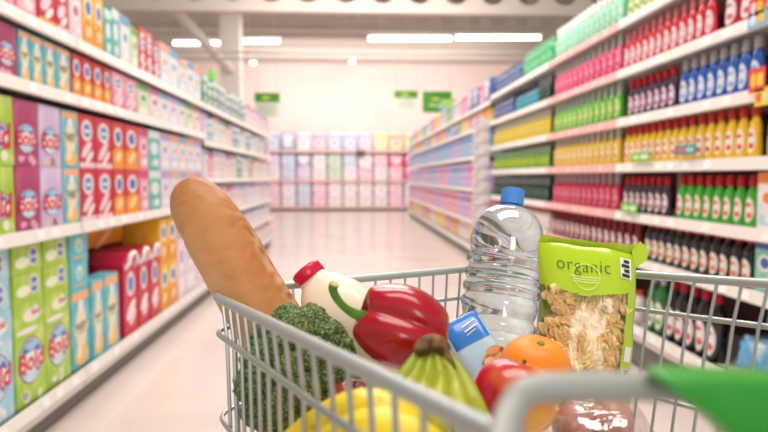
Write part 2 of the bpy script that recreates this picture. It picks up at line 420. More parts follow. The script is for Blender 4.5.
for i, (a, b, st, c) in enumerate(rowD):
    put_carton('detergent_carton', st, round(b-a-.008, 3), [.29, .26][i % 3 == 1], .2, c, (a+b)/2, 1.84, -1,
               '%s box, %s from the left on the top left shelf' % (CN[c], ORD[i]), 'boxes on the top left shelf')
# base deck: tall stacks
def base_stack(a, b, parts, c, where, inset=.02):
    z = .19
    for k, (st, h) in enumerate(parts):
        put_carton('detergent_carton', st, round(b-a-.008, 3), h, .26, c, (a+b)/2, z, -1,
                   '%s box, %s of its stack, %s' % (CN[c], ['base', 'middle', 'top'][k], where), 'stacked boxes on the lowest left shelf', inset)
        z += h+.001
base_stack(1.7, 2.02, [('bold', .44), ('lid', .12), ('lid', .12)], GREEN, 'lowest shelf, left of the pale blue stacks')
base_stack(2.04, 2.3, [('bold', .44), ('lid', .12), ('lid', .12)], LBLUE, 'lowest shelf, outside the left picture edge')
base_stack(2.31, 2.585, [('bold', .44), ('lid', .12), ('lid', .12)], LBLUE, 'at the left picture edge on the lowest shelf')
base_stack(2.6, 2.85, [('bold', .44), ('lid', .12), ('lid', .12)], GREEN, 'lowest shelf, beside the pale blue stack')
base_stack(2.855, 3.1, [('bold', .44), ('lid', .12), ('lid', .12)], GREEN, 'lowest shelf, beside the teal boxes')
base_stack(3.12, 3.33, [('fairy', .4), ('fairylid', .14), ('fairylid', .14)], TEAL, 'lowest shelf, beside the green stacks')
base_stack(3.34, 3.62, [('fairy', .4), ('fairylid', .14), ('fairylid', .14)], TEAL, 'lowest shelf, back from the short teal boxes', inset=.14)
for k, (a, b) in enumerate(((3.335, 3.5), (3.51, 3.72))):
    put_carton('detergent_carton', 'fairy', round(b-a-.008, 3), .42, .105, TEAL, (a+b)/2, .19, -1,
               'short teal detergent box %s on the lowest shelf' % ['in front of the taller teal stack', 'left of the red handled boxes'][k], 'short teal boxes')
# red boxes with white carry handles
for k, (a, b) in enumerate(((3.8, 4.04), (4.06, 4.27), (4.29, 4.5))):
    w = b-a-.01; t = thing('handled_box', 'red detergent box with white carry handle, %s, lowest left shelf' % ['nearest of three', 'middle of three', 'furthest of three'][k],
                           'box', (XL-.01, (a+b)/2, .191), PI/2, 'red boxes with carry handles')
    m = MB(); body = M('print_hbox', hx('cf1440'), .4, noise_=(9, hx('e0486a'), .5, .7))
    h = .5; prof = [(-w/2, 0), (w/2, 0), (w/2, h-.06), (w/2-.05, h), (-w/2+.05, h), (-w/2, h-.06)]
    vs = [(x, 0, z) for x, z in prof]+[(x, .2, z) for x, z in prof]
    m.add(vs, [(0, 1, 2, 3, 4, 5), (11, 10, 9, 8, 7, 6)]+[(i, i+6, (i+1) % 6+6, (i+1) % 6) for i in range(6)], body)
    m.build('carton', t, smooth=False)
    m = MB(); oval(m, 0, h*.62, w*.3, .075, -.001, WHITE); oval(m, 0, h*.62, w*.2, .05, -.0016, K('4f86c9')); oval(m, 0, h*.3, w*.4, .035, -.001, WHITE, tilt=.6); oval(m, w*.1, h*.2, w*.3, .03, -.0014, K('f6d9e2'), tilt=.6)
    m.build('print', t, smooth=False)
    pts = [(-w/2+.03, .02, h-.1)]+[(math.cos(PI-q*PI/8)*(w/2-.045), -.022, h-.055+math.sin(q*PI/8)*.06) for q in range(9)]+[(w/2-.03, .02, h-.1)]
    MB().tube(pts, .013, WHITE, 8).build('handle', t)
# large orange boxes lying behind and beyond them
put_carton('detergent_carton', 'redgold', .62, .2, .2, YEL, 4.13, .72, -1, 'wide orange yellow box lying on top behind the red handled boxes', 'orange yellow boxes', inset=.24)
put_carton('detergent_carton', 'plain', .62, .51, .2, ('8e1430', 'a02a40', 'c03a50'), 4.13, .19, -1, 'dark red carton standing behind the handled red boxes', 'dark cartons', inset=.24)
for k, (a, b) in enumerate(((4.52, 4.72), (4.73, 4.95))):
    for q in range(2):
        put_carton('detergent_carton', 'redgold', round(b-a-.008, 3), .34-.01*q, .26, YEL, (a+b)/2, .19+.341*q, -1,
                   'orange yellow box, %s of the %s stack past the red handled boxes' % (['bottom', 'top'][q], ['nearer', 'further'][k]), 'orange yellow boxes')
for k, (a, b) in enumerate(((4.96, 5.2), (5.2, 5.5), (5.5, 5.82))):
    c = [PALE, PALE, WPK][k]
    put_carton('detergent_carton', 'plain', round(b-a-.008, 3), .6, .26, c, (a+b)/2, .19, -1, 'tall %s box, %s after the orange yellow stacks, lowest shelf' % (CN[c], ORD[k]), 'tall pale boxes')
# further left bays: five shelves and the base
pal = [PALE, PBLUE, WHT, WPK, PEACH, GR2, PINK, TL]
dark = [('3d5f8c', '7f9fc0', 'e0e6ee'), ('2f7a6a', '8cc0a8', 'e0f0ea'), ('56608a', 'a9b0d0', 'f0f0f4')]
for c, n in zip(dark, ('navy', 'dark green', 'slate blue')): CN[c] = n
for ri, (z, hh, nm) in enumerate(((.19, .24, 'lowest'), (.5, .22, 'second lowest'), (.8, .27, 'third lowest'), (1.15, .27, 'third highest'), (1.5, .25, 'second highest'), (1.84, .27, 'top'))):
    y = 5.92; i = 0
    while y < 10.5:
        w = [.17, .2, .23][(i*7+ri*3) % 3]
        c = random.choice(dark if (ri == 5 and y < 8.2) else (pal+dark[:1] if ri > 2 else pal[:5]))
        if ri == 5 and y > 8.2: c = random.choice([PALE, WPK])
        put_carton('household_carton', 'plain', w, hh-(.03 if i % 4 == 1 else 0), .2, c, y+w/2, z, -1,
                   '%s packet, %s from near end, %s shelf, far left bays' % (CN[c], ORD[i], nm), 'packets in the far left bays')
        y += w+.012; i += 1

# ================================================================== packs (far right, end wall)
def pack_mesh(w, h, d, c, n=3):
    """soft film multipack: rounded block whose bulges follow the rolls inside"""
    m = MB(); body = M('pack_%s' % c[0], hx(c[0]), .35, noise_=(6., hx(c[1]), .45, .6))
    rows = []
    for i in range(9):
        v = i/8; row = []
        for j in range(24):
            a = 2*PI*j/24; cc, ss = math.cos(a), math.sin(a)
            x = math.copysign(abs(cc)**.35, cc)*w/2; y = math.copysign(abs(ss)**.35, ss)*d/2
            s = 1-.10*abs(2*v-1)**6; bul = 1+.02*math.cos(x/w*2*PI*n)
            row.append((x*s, y*s*bul+d/2, h*v))
        rows.append(row)
    m.grid(rows, body, cu_=True); k = m.mi(body)
    m.f.append(list(range(24))[::-1]); m.m.append(k); m.f.append([8*24+i for i in range(24)]); m.m.append(k)
    quad(m, -w*.4, w*.4, h*.62, h*.86, -.004, K(c[2])); oval(m, 0, h*.42, w*.28, h*.22, -.005, WHITE); oval(m, 0, h*.42, w*.2, h*.14, -.006, K(c[2]))
    return m
PC = {}
def put_pack(w, h, d, c, loc, rz, label, group):
    key = (w, h, d, c)
    if key not in PC: PC[key] = pack_mesh(w, h, d, c).data('multipack')
    o = bpy.data.objects.new('multipack', PC[key]); C.objects.link(o); o.location = loc; o.rotation_euler = (0, 0, rz)
    return tag(o, label, 'multipack', group)
PB = ('8ab8e4', 'd6e6f4', '6fa0d0'); PPK = ('ee9cbe', 'f9d6e0', 'e0709c'); PLL = ('c6a6dc', 'eadff2', 'b48fd0'); PY = ('f0d873', 'faf2cc', 'e8c040'); PW = ('f3efee', 'e4ecf2', 'c9b0d0'); PYO = ('f2c84a', 'f6dc8c', 'e06a50'); PNV = ('4a5f9a', '8c9cc8', 'e0e4f0'); PHP = ('ee5f92', 'f48fb2', 'f9d0de'); PGN = ('9ccf9c', 'cfe8cc', '4fa860')
PN = {PB: 'sky blue', PPK: 'pink', PLL: 'lilac', PY: 'pale yellow', PW: 'white', PYO: 'golden yellow', PNV: 'navy', PHP: 'hot pink', PGN: 'pale green'}
rowsR4 = [(.19, .3, 'lowest', [PY, PY, PW, PYO, PPK]), (.55, .37, 'second lowest', [PPK, PPK, PLL, PPK]), (1.0, .36, 'third lowest', [PLL, PPK, PLL, PB]),
          (1.45, .31, 'third highest', [PB, PB, PB, PLL]), (1.83, .2, 'second highest', [PYO, PPK, PY, PNV, PB]), (2.1, .3, 'top', [PW, PY, PPK, PW, PGN])]
for z, hh, nm, cols in rowsR4:
    y = 7.75; i = 0
    while y < 18.7:
        w = .36
        c = cols[(i//2) % len(cols)]
        if nm == 'top' and y < 9: c = [PNV, PPK, PNV][i % 3]
        put_pack(w, hh, .3, c, (XR+.01, y+w/2, z+.001), -PI/2, '%s multipack, %s from near end, %s shelf, far right bays' % (PN[c], ORD[i], nm), 'multipacks in the far right bays')
        y += w+.014; i += 1
rowsE = [(.15, .42, 'lowest shelf', 0), (.571, .42, 'lowest shelf', 1), (1.06, .45, 'middle shelf', 0), (1.512, .4, 'middle shelf', 1), (2.06, .62, 'top shelf', 0)]
SOFT = {}
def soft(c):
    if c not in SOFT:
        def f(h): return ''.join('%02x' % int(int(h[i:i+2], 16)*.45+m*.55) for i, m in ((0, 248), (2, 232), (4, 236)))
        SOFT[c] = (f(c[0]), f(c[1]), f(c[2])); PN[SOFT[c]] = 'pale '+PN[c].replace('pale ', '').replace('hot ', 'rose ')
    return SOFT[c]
for z, hh, nm, up in rowsE:
    for i in range(15):
        x = -4.3+i*.53
        if nm == 'lowest shelf': c = [PLL, PGN, PW, PPK, PW, PB, PPK, PW, PW, PW, PW, PPK, PW, PB, PW][i]
        elif nm == 'middle shelf': c = [PB, PW, PNV, PYO, PLL, PB, PNV, PW, PGN, PB, PW, PPK, PHP, PHP, PW][(i+1) % 15] if up else [PLL, PW, PPK, PYO, PW, PB, PLL, PW, PGN, PW, PPK, PW, PPK, PHP, PW][(i+1) % 15]
        else: c = [PW, PPK, PW, PB, PNV, PW, PPK, PB, PB, PLL, PY, PYO, PY, PHP, PPK][i]
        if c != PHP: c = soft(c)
        put_pack(.5, hh, .4, c, (x, 21.63, z+.001), 0, '%s multipack, %s column%s, %s of the end wall' % (PN[c], ORD[i], [' bottom', ' top'][up] if nm != 'top shelf' else '', nm), 'multipacks on the end wall')
o = MB().box(-.14, .14, -.02, .02, 0, .16, K('5a4038')).build('price_card', smooth=False); o.location = (P(361, 158, 21.4).x, 21.55, 1.9)
tag(o, 'small dark brown card hanging from the end wall shelf', 'card')

# ================================================================== bottles
def prof_dish(h, w):      # waisted washing-up bottle
    r = w/2
    return [(r*.9, 0), (r, .006), (r, h*.22), (r*.9, h*.42), (r*.93, h*.52), (r*.86, h*.62), (r*.66, h*.71), (r*.46, h*.76), (r*.42, h*.79)]
def prof_tall(h, w):
    r = w/2
    return [(r*.9, 0), (r, .006), (r, h*.55), (r*.96, h*.66), (r*.72, h*.76), (r*.4, h*.83), (r*.36, h*.87)]
def prof_long(h, w):
    r = w/2
    return [(r*.9, 0), (r, .006), (r, h*.48), (r*.95, h*.56), (r*.74, h*.63), (r*.50, h*.69), (r*.46, h*.71)]
def rad_at(prof, z):
    for (r0, z0), (r1, z1) in zip(prof, prof[1:]):
        if z0 <= z <= z1: return r0+(r1-r0)*(z-z0)/(z1-z0+1e-9)
    return prof[-1][0]
def bottle_parts(kind, h, w, body, cap, label, accent, capr=.0):
    prof = {'dish': prof_dish, 'tall': prof_tall, 'long': prof_long}[kind](h, w)
    sy = .72 if kind == 'dish' else .95
    b = MB().lathe(prof, body, 18, 1, sy)
    z0 = prof[-1][1]; r = prof[-1][0]*1.15
    if kind == 'dish': cp = MB().lathe([(r*1.15, z0-.004), (r*1.2, z0+.012), (r*1.12, z0+.016), (r*1.08, h-.012), (r*.9, h-.004), (r*.5, h)], cap, 14)
    else: cp = MB().lathe([(r*1.1, z0-.004), (r*1.15, h-.004), (r*1.0, h)], cap, 14)
    l = MB()
    if label:
        def patch(u0, rz, cz, rad, mat, off):
            rows = []
            for i in range(6):
                q = i/5; row = []
                for k in range(18):
                    a = 2*PI*k/18; th = q*rad*math.cos(a)+u0; z = cz+q*rz*math.sin(a)
                    R = rad_at(prof, z)+off
                    row.append((R*math.sin(th), -R*math.cos(th)*sy-(.0006 if sy < .9 else 0), z))
                rows.append(row)
            l.grid(rows, mat, cu_=True)
        patch(0, h*.235, h*.33, .82, label, .0012); patch(.12, h*.055, h*.23, .42, accent, .002); patch(-.1, h*.035, h*.43, .5, accent, .0024)
    return b, cp, l
def BODY(h, **k): return M('liquid_'+h, hx(h), .12, coat=.6, **k)
GC = K('bdb6b8', .25); RC = K('c2182c', .3); SIL = K('c9c9cc', .25, metal=.6)
BT = { # name: (shape, h, w, spacing, body, cap, label, accent, words)
 'mint': ('long', .25, .07, .095, BODY('7fdcb0'), K('e9f3ee', .3), K('d6f6e6'), K('8fe0bd'), 'mint green bottle with pale cap'),
 'lime': ('dish', .24, .072, .083, BODY('9ccf3a'), K('e9f3ee', .3), K('f1f5c8'), K('5fae3a'), 'lime bottle with cream label'),
 'pink': ('long', 0.26, 0.072, .11, BODY('ee3378'), GC, K('f9a6c2'), K('e83a74'), 'hot pink bottle with grey cap'),
 'red': ('dish', .24, .07, .083, BODY('e01a34'), K('d97a84', .3), K('f6e3e6'), K('e8a5b0'), 'red bottle with white label'),
 'bigred': ('dish', .26, .1, .12, BODY('c8102a'), RC, K('f6e9ea'), K('df6a7a'), 'wide red bottle with white label'),
 'green': ('long', 0.255, 0.072, .11, BODY('5fc02c'), K('b9c4b4', .25), K('dcf0a0'), K('8ccf4a'), 'green bottle with lime label'),
 'purple': ('dish', .235, .066, .083, BODY('4a2750'), RC, K('efe3ea'), K('c73f86'), 'purple bottle with red cap'),
 'blue': ('dish', .24, .072, .083, BODY('1f5fc4'), K('b4b4b6', .25), K('e6edf6'), K('8fb2e4'), 'blue bottle with grey cap'),
 'whitegreen': ('dish', .23, .075, .085, BODY('e2e6c0'), K('b8302c', .3), K('f2ce4a'), K('3f9a4a'), 'cream bottle with yellow label'),
 'amber': ('long', 0.25, 0.072, .11, BODY('f4cc2c'), K('cdc4b0', .25), K('fae6b8'), K('e09a50'), 'amber bottle with grey cap'),
 'amberred': ('dish', .235, .07, .083, BODY('ffd21a'), K('d0382c', .3), K('fbeee2'), K('e8482c'), 'yellow bottle with red cap'),
 'yellowgreen': ('dish', .225, .075, .085, BODY('e2a016'), RC, K('9cc86a'), K('4a9a3a'), 'dark yellow bottle with green label'),
 'crimson': ('long', 0.25, 0.072, .11, BODY('cc1c48'), K('b89aa0', .25), K('ee8aa2'), K('c01c48'), 'crimson bottle with dark cap'),
 'plum': ('dish', .225, .066, .083, BODY('3a2436'), RC, K('f0e4e8'), K('c83a70'), 'dark plum bottle with red cap'),
 'greenred': ('dish', .23, .07, .083, BODY('3db52a'), K('c8202c', .3), K('f8ece0'), K('ee6a2c'), 'green bottle with red cap'),
 'wine': ('long', 0.225, 0.068, .11, BODY('7a1424'), K('9c2030', .3), K('f0e4e0'), K('c84a50'), 'wine red bottle with white label'),
 'black': ('tall', .225, .07, .083, BODY('241c20'), RC, K('f6efe6'), K('ee7a32'), 'black bottle with orange and white label'),
 'bigblack': ('tall', .33, .09, .1, BODY('1a1518'), K('cc1a2c', .3), K('f6efee'), K('e05a5a'), 'large black bottle with red cap'),
 'biggreen': ('tall', .33, .088, .1, BODY('2c7a34'), SIL, K('f0f2e8'), K('7ab86a'), 'large green bottle with silver cap'),
 'yellow': ('long', .235, .058, .12, BODY('f2d62a'), K('ded6b8', .3), K('f2e08a'), K('d8a020'), 'pale yellow bottle behind the water bottle'),
 'limelab': ('long', .2, .058, .12, BODY('58a82a'), K('a9c49a', .3), K('d6e04a'), K('a8cc3a'), 'small lime bottle with yellow label'),
 'darkb': ('long', .22, .058, .12, BODY('2a2a2a'), K('8c9a94', .3), K('5a8a78'), K('3a4a46'), 'dark bottle with green label'),
 'whiteb': ('tall', .2, .09, .1, BODY('ece4e2'), K('d84a50', .3), K('f6f0ee'), K('d8b0b0'), ''),
 'teal': ('tall', .2, .12, .13, BODY('2f8fa8'), K('24506e', .3), K('5fc0d0'), K('1f4a70'), 'wide teal bottle'),
 'navy': ('tall', .22, .1, .11, BODY('3c4f86'), K('6a6f9a', .3), K('8f9cc8'), K('2a3a70'), 'wide navy blue bottle'),
 'emerald': ('tall', .24, .1, .11, BODY('3fae6a'), K('7fd0a0', .3), K('8fe0b0'), K('3fae6a'), 'wide emerald bottle'),
}
PROTO = {}
def proto(n):
    if n in PROTO: return PROTO[n]
    k, h, w, sp, body, cap, lab, acc, words = BT[n]
    b, c, l = bottle_parts(k, h, w, body, cap, lab, acc)
    PROTO[n] = (b.data('body'), c.data('cap'), l.data('label', angle=80)); return PROTO[n]
def put_bottle(n, y, z, label, group, inset=None):
    b, c, l = proto(n); w = BT[n][2]
    t = bpy.data.objects.new('detergent_bottle', None); C.objects.link(t); t.empty_display_size = .03
    t.location = (XR+.01+w*.5, y, z+.001); t.rotation_euler = (0, 0, -PI/2+random.uniform(-.12, .12)+.1)
    tag(t, label, 'bottle', group)
    for nm, me in (('body', b), ('cap', c), ('label', l)):
        o = bpy.data.objects.new(nm, me); C.objects.link(o); o.parent = t
RN = {2.14: 'top', 1.83: 'second highest', 1.525: 'third highest', 1.24: 'fourth highest', .94: 'fifth highest', .675: 'second lowest', .27: 'lowest'}
runs = [(2.14, 3.42, 3.95, 'lime'), (2.14, 3.97, 5.36, 'mint'),
        (1.83, 2.42, 2.95, 'bigred'), (1.83, 2.96, 3.97, 'red'), (1.83, 3.98, 5.36, 'pink'),
        (1.525, 2.3, 2.56, 'whitegreen'), (1.525, 2.6, 3.27, 'blue'), (1.525, 3.3, 3.96, 'purple'), (1.525, 3.98, 5.36, 'green'),
        (1.24, 2.3, 2.56, 'yellowgreen'), (1.24, 2.6, 3.96, 'amberred'), (1.24, 3.98, 5.36, 'amber'),
        (.94, 2.6, 3.3, 'greenred'), (.94, 3.34, 3.96, 'plum'), (.94, 3.98, 5.36, 'crimson'),
        (.675, 2.6, 3.62, 'black'), (.675, 3.66, 5.36, 'wine'),
        (.27, 2.84, 3.35, 'bigblack'), (.27, 3.36, 3.6, 'biggreen'),
        (2.14, 5.42, 6.4, 'emerald'), (2.14, 6.4, 7.6, 'navy'), (1.83, 5.42, 5.8, 'darkb'), (1.83, 5.8, 6.7, 'teal'), (1.83, 6.7, 7.6, 'navy'),
        (1.525, 5.42, 7.6, 'yellow'), (1.24, 5.42, 7.6, 'limelab'), (.94, 5.42, 7.6, 'darkb')]
for z, a, b, n in runs:
    sp = BT[n][3]; cnt = int((b-a)/sp+.001); words = BT[n][8]
    for i in range(cnt):
        put_bottle(n, a+sp*(i+.5), z, '%s, %s one from right, %s right shelf' % (words, ORD[i], RN[z]), '%s on the right shelves' % words.replace('bottle', 'bottles', 1))
# the rest of the bottles, further back, as one stock object
st = MB()
def stock(z, a, b, n):
    k, h, w, sp, body, cap, lab, acc, words = BT[n]
    bb, c, l = bottle_parts(k, h, w, body, cap, lab, acc)
    y = a+sp/2
    while y < b:
        mxx = Matrix.Translation((XR+.01+w*.5, y, z+.001)) @ Matrix.Rotation(-PI/2, 4, 'Z')
        for q in (bb, c, l): st.merge(q, mxx)
        y += sp
for a in ((.675, 5.42, 7.6, 'whiteb'), (.27, 3.65, 5.36, 'whiteb'), (.27, 5.42, 7.6, 'whiteb')): stock(*a)
o = st.build('bottle_stock', fix=False); tag(o, 'rows of small white bottles on the two lowest right shelves behind the trolley', 'bottles', kind='stuff')
# cartons at the near right edge
for k in range(2):
    put_carton('household_carton', 'plain', .13, .24, .1, [('f4f0e6', 'f4c060', 'f0a040'), ('f6f2ea', 'bcd8ee', 'ef8a30')][k], 2.36+.14*k, .94, 1, 'white and orange carton, %s at the right picture edge' % ['nearer one', 'further one'][k], 'cartons at the right edge')
    put_carton('household_carton', 'plain', .13, .23, .1, ('7fcab0', 'c0e6da', '3f5fb0'), 2.36+.14*k, .675, 1, 'mint carton with blue print, %s, second lowest right shelf' % ['nearer one', 'further one'][k], 'mint cartons at the right edge')
# shelf tags
def card(px, py, w, h, cols, label):
    d = 2.4
    for _ in range(5):
        p = P(px, py, d); d *= (XR-.03)/p.x
    p = P(px, py, d)
    t = thing('shelf_tag', label, 'tag', p, -PI/2, 'printed tags clipped to the right shelves')
    MB().box(-w/2, w/2, -.002, .002, -h/2, h/2, K(cols[0])).build('card', t, smooth=False)
    m = MB(); oval(m, -w*.2, 0, w*.2, h*.3, -.0026, K(cols[1])); quad(m, w*.05, w*.42, -h*.25, h*.25, -.0026, K(cols[2])); m.build('print', t, smooth=False)
card(640, 157, .24, .05, ('6cc04a', 'd8f0a0', 'eef6d8'), 'green tag in front of the yellow bottles by the bay joint')
card(685, 150, .2, .05, ('3f8a86', 'e06a90', 'b0d8d0'), 'teal and pink tag on the shelf with yellow bottles')
card(629, 208, .22, .06, ('5cc04a', 'd8f0a0', 'e6f6d0'), 'green tag in front of the dark plum bottles')
card(757, 80, .1, .1, ('f0503c', 'f6c83c', 'f6d84c'), 'red and yellow tag beside the blue bottles')
card(762, 97, .09, .07, ('f2d84a', 'e8702c', 'f8ecb0'), 'yellow tag just below the red and yellow one')
card(757, 19, .12, .07, ('9ac0dc', 'e4eef6', 'f0d050'), 'pale blue tag at the top right corner')
card(757, 7, .1, .08, ('e02c2c', 'f6d0d0', 'f4c030'), 'red tag with white print at the top right corner')
# blue film packs on the base deck, nearest right
def crumple(name, w, h, d, mat, seed, parent=None):
    bm = bmesh.new(); bmesh.ops.create_icosphere(bm, subdivisions=5, radius=1)
    for v in bm.verts:
        c = v.co; q = Vector([math.copysign(abs(x)**.55, x) for x in c])
        n = noise.noise(c*2.2+Vector((seed, 0, 0)))*.14+abs(noise.noise(c*6+Vector((0, seed, 0))))*.08
        q *= 1+n; v.co = (q.x*w/2, q.y*d/2, q.z*h/2+h/2)
    me = bpy.data.meshes.new(name); bm.to_mesh(me); bm.free(); me.materials.append(mat)
    me.polygons.foreach_set('use_smooth', [True]*len(me.polygons))
    o = bpy.data.objects.new(name, me); C.objects.link(o); o.parent = parent; return o
bp_m = M('blue_film', hx('5fb4e6'), .18, noise_=(9, hx('d4ecf8'), .48, .62), coat=.6)
for k, (y, z, s) in enumerate(((2.34, .272, 1.), (2.64, .272, .9), (2.49, .5, .8))):
    t = thing('film_pack', 'crumpled blue and white film pack, %s in the lower right heap' % ['nearest one', 'furthest one', 'topmost one'][k], 'pack', (XR+.16, y, z), k*.3, 'blue film packs on the lowest right shelf')
    crumple('wrapper', .26*s, .2*s, .24*s, bp_m, k*7.3, t)
# strip of hanging packets at the bay end
strip = MB().tube([(XR-.125, 7.66, .5), (XR-.125, 7.66, 1.98)], .006, K('d8d4d0'), 6).build('clip_strip'); tag(strip, 'thin clip strip holding a column of white packets', 'strip')
for k in range(9):
    o = crumple('hanging_packet', .2, .15, .05, M('silver_film', hx('ded8dc'), .3, noise_=(14, hx('c8b0b8'), .5, .6)), k*3.1)
    o.location = (XR-.125, 7.62, .5+k*.152); tag(o, 'silvery white packet, %s from the bottom of the hanging clip strip' % ORD[k], 'packet', 'packets on the hanging strip')
# green sale cards standing on the goods
o = MB().box(-.02, .02, -.1, .1, 0, .16, K('86dc5a')).build('price_card', smooth=False); o.location = (XL-.1, 6.75, 2.112); tag(o, 'bright green card standing on the top left shelf goods', 'card')
o = MB().box(-.3, .3, -.02, .02, 0, .14, K('b8dc7a')).build('price_card', smooth=False); o.location = (XR+.2, 11.2, 2.402); tag(o, 'pale green card standing on the top right shelf multipacks', 'card')

# ================================================================== shopping trolley
wire = M('zinc_wire', hx('b0b5b4'), .32, metal=.65); rim_m = M('zinc_rim', hx('b3bab8'), .36, metal=.4)
def on_z(px, py, z):
    d = P(px, py, 1)-C0; return C0+d*((z-CAMZ)/d.z)
RZ = 1.034
cA = on_z(208, 293, RZ); cB = on_z(511, 265, RZ); cL = P(520, 446, .22); cR = P(1026, 303, .42)
hand_l = cA+(cL-cA)*1.0
cL = cA+(cL-cA)*1.28; cR = cB+(cR-cB)*1.14
cen = (cA+cB+cL+cR)/4
def ring(drop, ne=40, rad=.035, nc=8):
    """closed loop at a depth below the rim: left edge, front edge, right edge, rear edge; corners rounded"""
    cs = [cL, cA, cB, cR];     out = []
    n = 4
    P2 = [Vector((c.x, c.y)) for c in cs]
    lines = []
    for i in range(n):
        a, b = P2[i], P2[(i+1) % n]; d = (b-a).normalized(); nn = Vector((-d.y, d.x)); ins = drop*(.0, .10, .20, .10)[i]
        if (Vector((cen.x, cen.y))-a).dot(nn) < 0: nn = -nn
        lines.append((a+nn*ins, d))
    Q = []
    for i in range(n):
        (a, d), (b, e) = lines[i-1], lines[i]
        den = d.x*e.y-d.y*e.x; t = ((b-a).x*e.y-(b-a).y*e.x)/den
        p = a+d*t; Q.append(Vector((p.x, p.y, cs[i].z-drop)))
    for i in range(n):
        p = Q[i]; a = (Q[i-1]-p).normalized(); b = (Q[(i+1) % n]-p).normalized()
        p0 = p+a*rad; p1 = p+b*rad
        rd = .055 if i == 1 else rad; p0 = p+a*rd; p1 = p+b*rd
        for k in range(nc): t = k/nc; out.append(p0*(1-t)**2+p*2*t*(1-t)+p1*t*t)
        nx = Q[(i+1) % n]; q1 = nx+(p-nx).normalized()*(.055 if (i+1) % n == 1 else rad)
        for k in range(ne): out.append(p1.lerp(q1, k/ne))
    return out
DEEP = .285
cart = thing('shopping_trolley', 'wire shopping trolley with green plastic handle, filled with groceries', 'trolley', (cen.x, cen.y, 0))
off = Vector((cen.x, cen.y, 0))
def loc(pts): return [Vector(p)-off for p in pts]
top = ring(0)
MB().tube(loc(top), .0047, rim_m, 12, closed=True).build('basket_rim', cart)
for dr, r in ((.038, .0027), (.125, .0024), (.205, .0024), (DEEP, .0026)):
    MB().tube(loc(ring(dr)), r, wire, 8, closed=True).build('basket_hoop', cart)
bot = ring(DEEP); N = len(top); mid = [ring(x) for x in (0, .038, .125, .205, DEEP)]
step = {0: 2, 1: 2, 2: 2, 3: 4}      # spacing along left, front, right and rear edges
for e in range(4):
    m = MB(); base_i = e*48
    lens = ((cA-cL).length, (cB-cA).length, (cR-cB).length, (cL-cR).length)[e]
    cnt = round(lens/(.029 if e == 0 else .0255))
    for k in range(cnt):
        f = (k+.5)/cnt*44+4; i = base_i+int(f); fr = f-int(f)
        def at(ringpts): return ringpts[i % N].lerp(ringpts[(i+1) % N], fr)
        a, b = at(top), at(bot)
        inw = (Vector((cen.x, cen.y, a.z))-a).normalized()*.0035
        m.tube(loc([a-Vector((0, 0, .002)), at(mid[1])+inw, at(mid[2])+inw, b+inw]), .0019 if e == 0 else .0016, wire, 7)
    m.build(['side_wires', 'front_wires', 'side_wires', 'rear_wires'][e] if False else ['left_side_mesh', 'front_mesh', 'right_side_mesh', 'rear_mesh'][e], cart)
m = MB()
for k in range(1, 16):
    f = k/16
    a = bot[8].lerp(bot[47], f); b = bot[143].lerp(bot[104], f); m.tube(loc([a, b]), .0019, wire, 6)
for k in range(1, 14):
    f = k/14
    a = bot[56].lerp(bot[95], f); b = bot[191].lerp(bot[152], f); m.tube(loc([a, b]), .0019, wire, 6)
m.build('basket_floor_mesh', cart)
# chassis and castors
m = MB(); ch = wire
zb = .16
fl_, fr_, rl_, rr_ = [Vector((p.x, p.y, 0)) for p in (bot[48], bot[96], bot[0], bot[144])]
fl_ = fl_.lerp(fr_, .12); fr_ = fr_.lerp(fl_, .12)
for a, b, top_ in ((rl_, fl_, cL), (rr_, fr_, cR)):
    up = Vector((0, 0, 1))
    m.tube(loc([top_-up*.02, top_.lerp(a+up*.5, .8), a+up*(zb+.04), a.lerp(b, .06)+up*zb, b+up*zb]), .011, ch, 10)
    m.tube(loc([b.lerp(a, .25)+up*zb, b.lerp(a, .25)+up*(RZ-DEEP)]), .009, ch, 8)
m.tube(loc([fl_+Vector((0, 0, zb)), fr_+Vector((0, 0, zb))]), .009, ch, 8); m.tube(loc([rl_+Vector((0, 0, zb)), rr_+Vector((0, 0, zb))]), .009, ch, 8)
m.build('chassis', cart)
for c in (fl_, fr_, rl_, rr_):
    w = MB()
    rows = [[(c.x-off.x+y, c.y-off.y+r*math.cos(2*PI*k/20), .055+r*math.sin(2*PI*k/20)) for k in range(20)] for r, y in ((.012, -.014), (.05, -.014), (.055, -.008), (.055, .008), (.05, .014), (.012, .014))]
    w.grid(rows, K('33302f'), cu_=True)
    w = w.build('castor', cart)
    MB().tube([(c.x-off.x-.02, c.y-off.y, .055), (c.x-off.x-.02, c.y-off.y, .12), (c.x-off.x, c.y-off.y, .135), (c.x-off.x, c.y-off.y, zb)], .006, wire, 8).build('fork', w)
# handle: bent grey tube that carries the green plastic grip
hd = .225
hp = [P(500, 456, .20), P(505, 430, .215), P(512, 408, hd), P(522, 393, hd+.003), P(540, 388, hd+.005), P(566, 387, hd+.006), P(640, 386, hd+.01), P(760, 390, hd+.014), P(1000, 420, hd+.03), cR-Vector((0, 0, .002))]
def smooth_pts(p, n=2):
    p = [Vector(q) for q in p]
    for _ in range(n):
        q = [p[0]]
        for a, b in zip(p, p[1:]): q += [a.lerp(b, .25), a.lerp(b, .75)]
        q.append(p[-1]); p = q
    return p
MB().tube(loc(smooth_pts(hp)), .0056, M('handle_tube', hx('a3a5a0'), .5, metal=.2), 14).build('handle_tube', cart)
green_p = M('green_plastic', hx('259a22'), .4, coat=.2)
gd = .212
out = [(672, 378), (720, 379), (800, 382), (960, 390), (960, 520), (815, 520), (762, 470), (736, 440), (708, 414), (682, 398), (668, 388)]
bm = bmesh.new()
fr = [bm.verts.new(P(x, y, gd)-off) for x, y in out]; bk = [bm.verts.new(P(x, y, gd)+cf*.02-off) for x, y in out]
bm.faces.new(fr); bm.faces.new(bk[::-1])
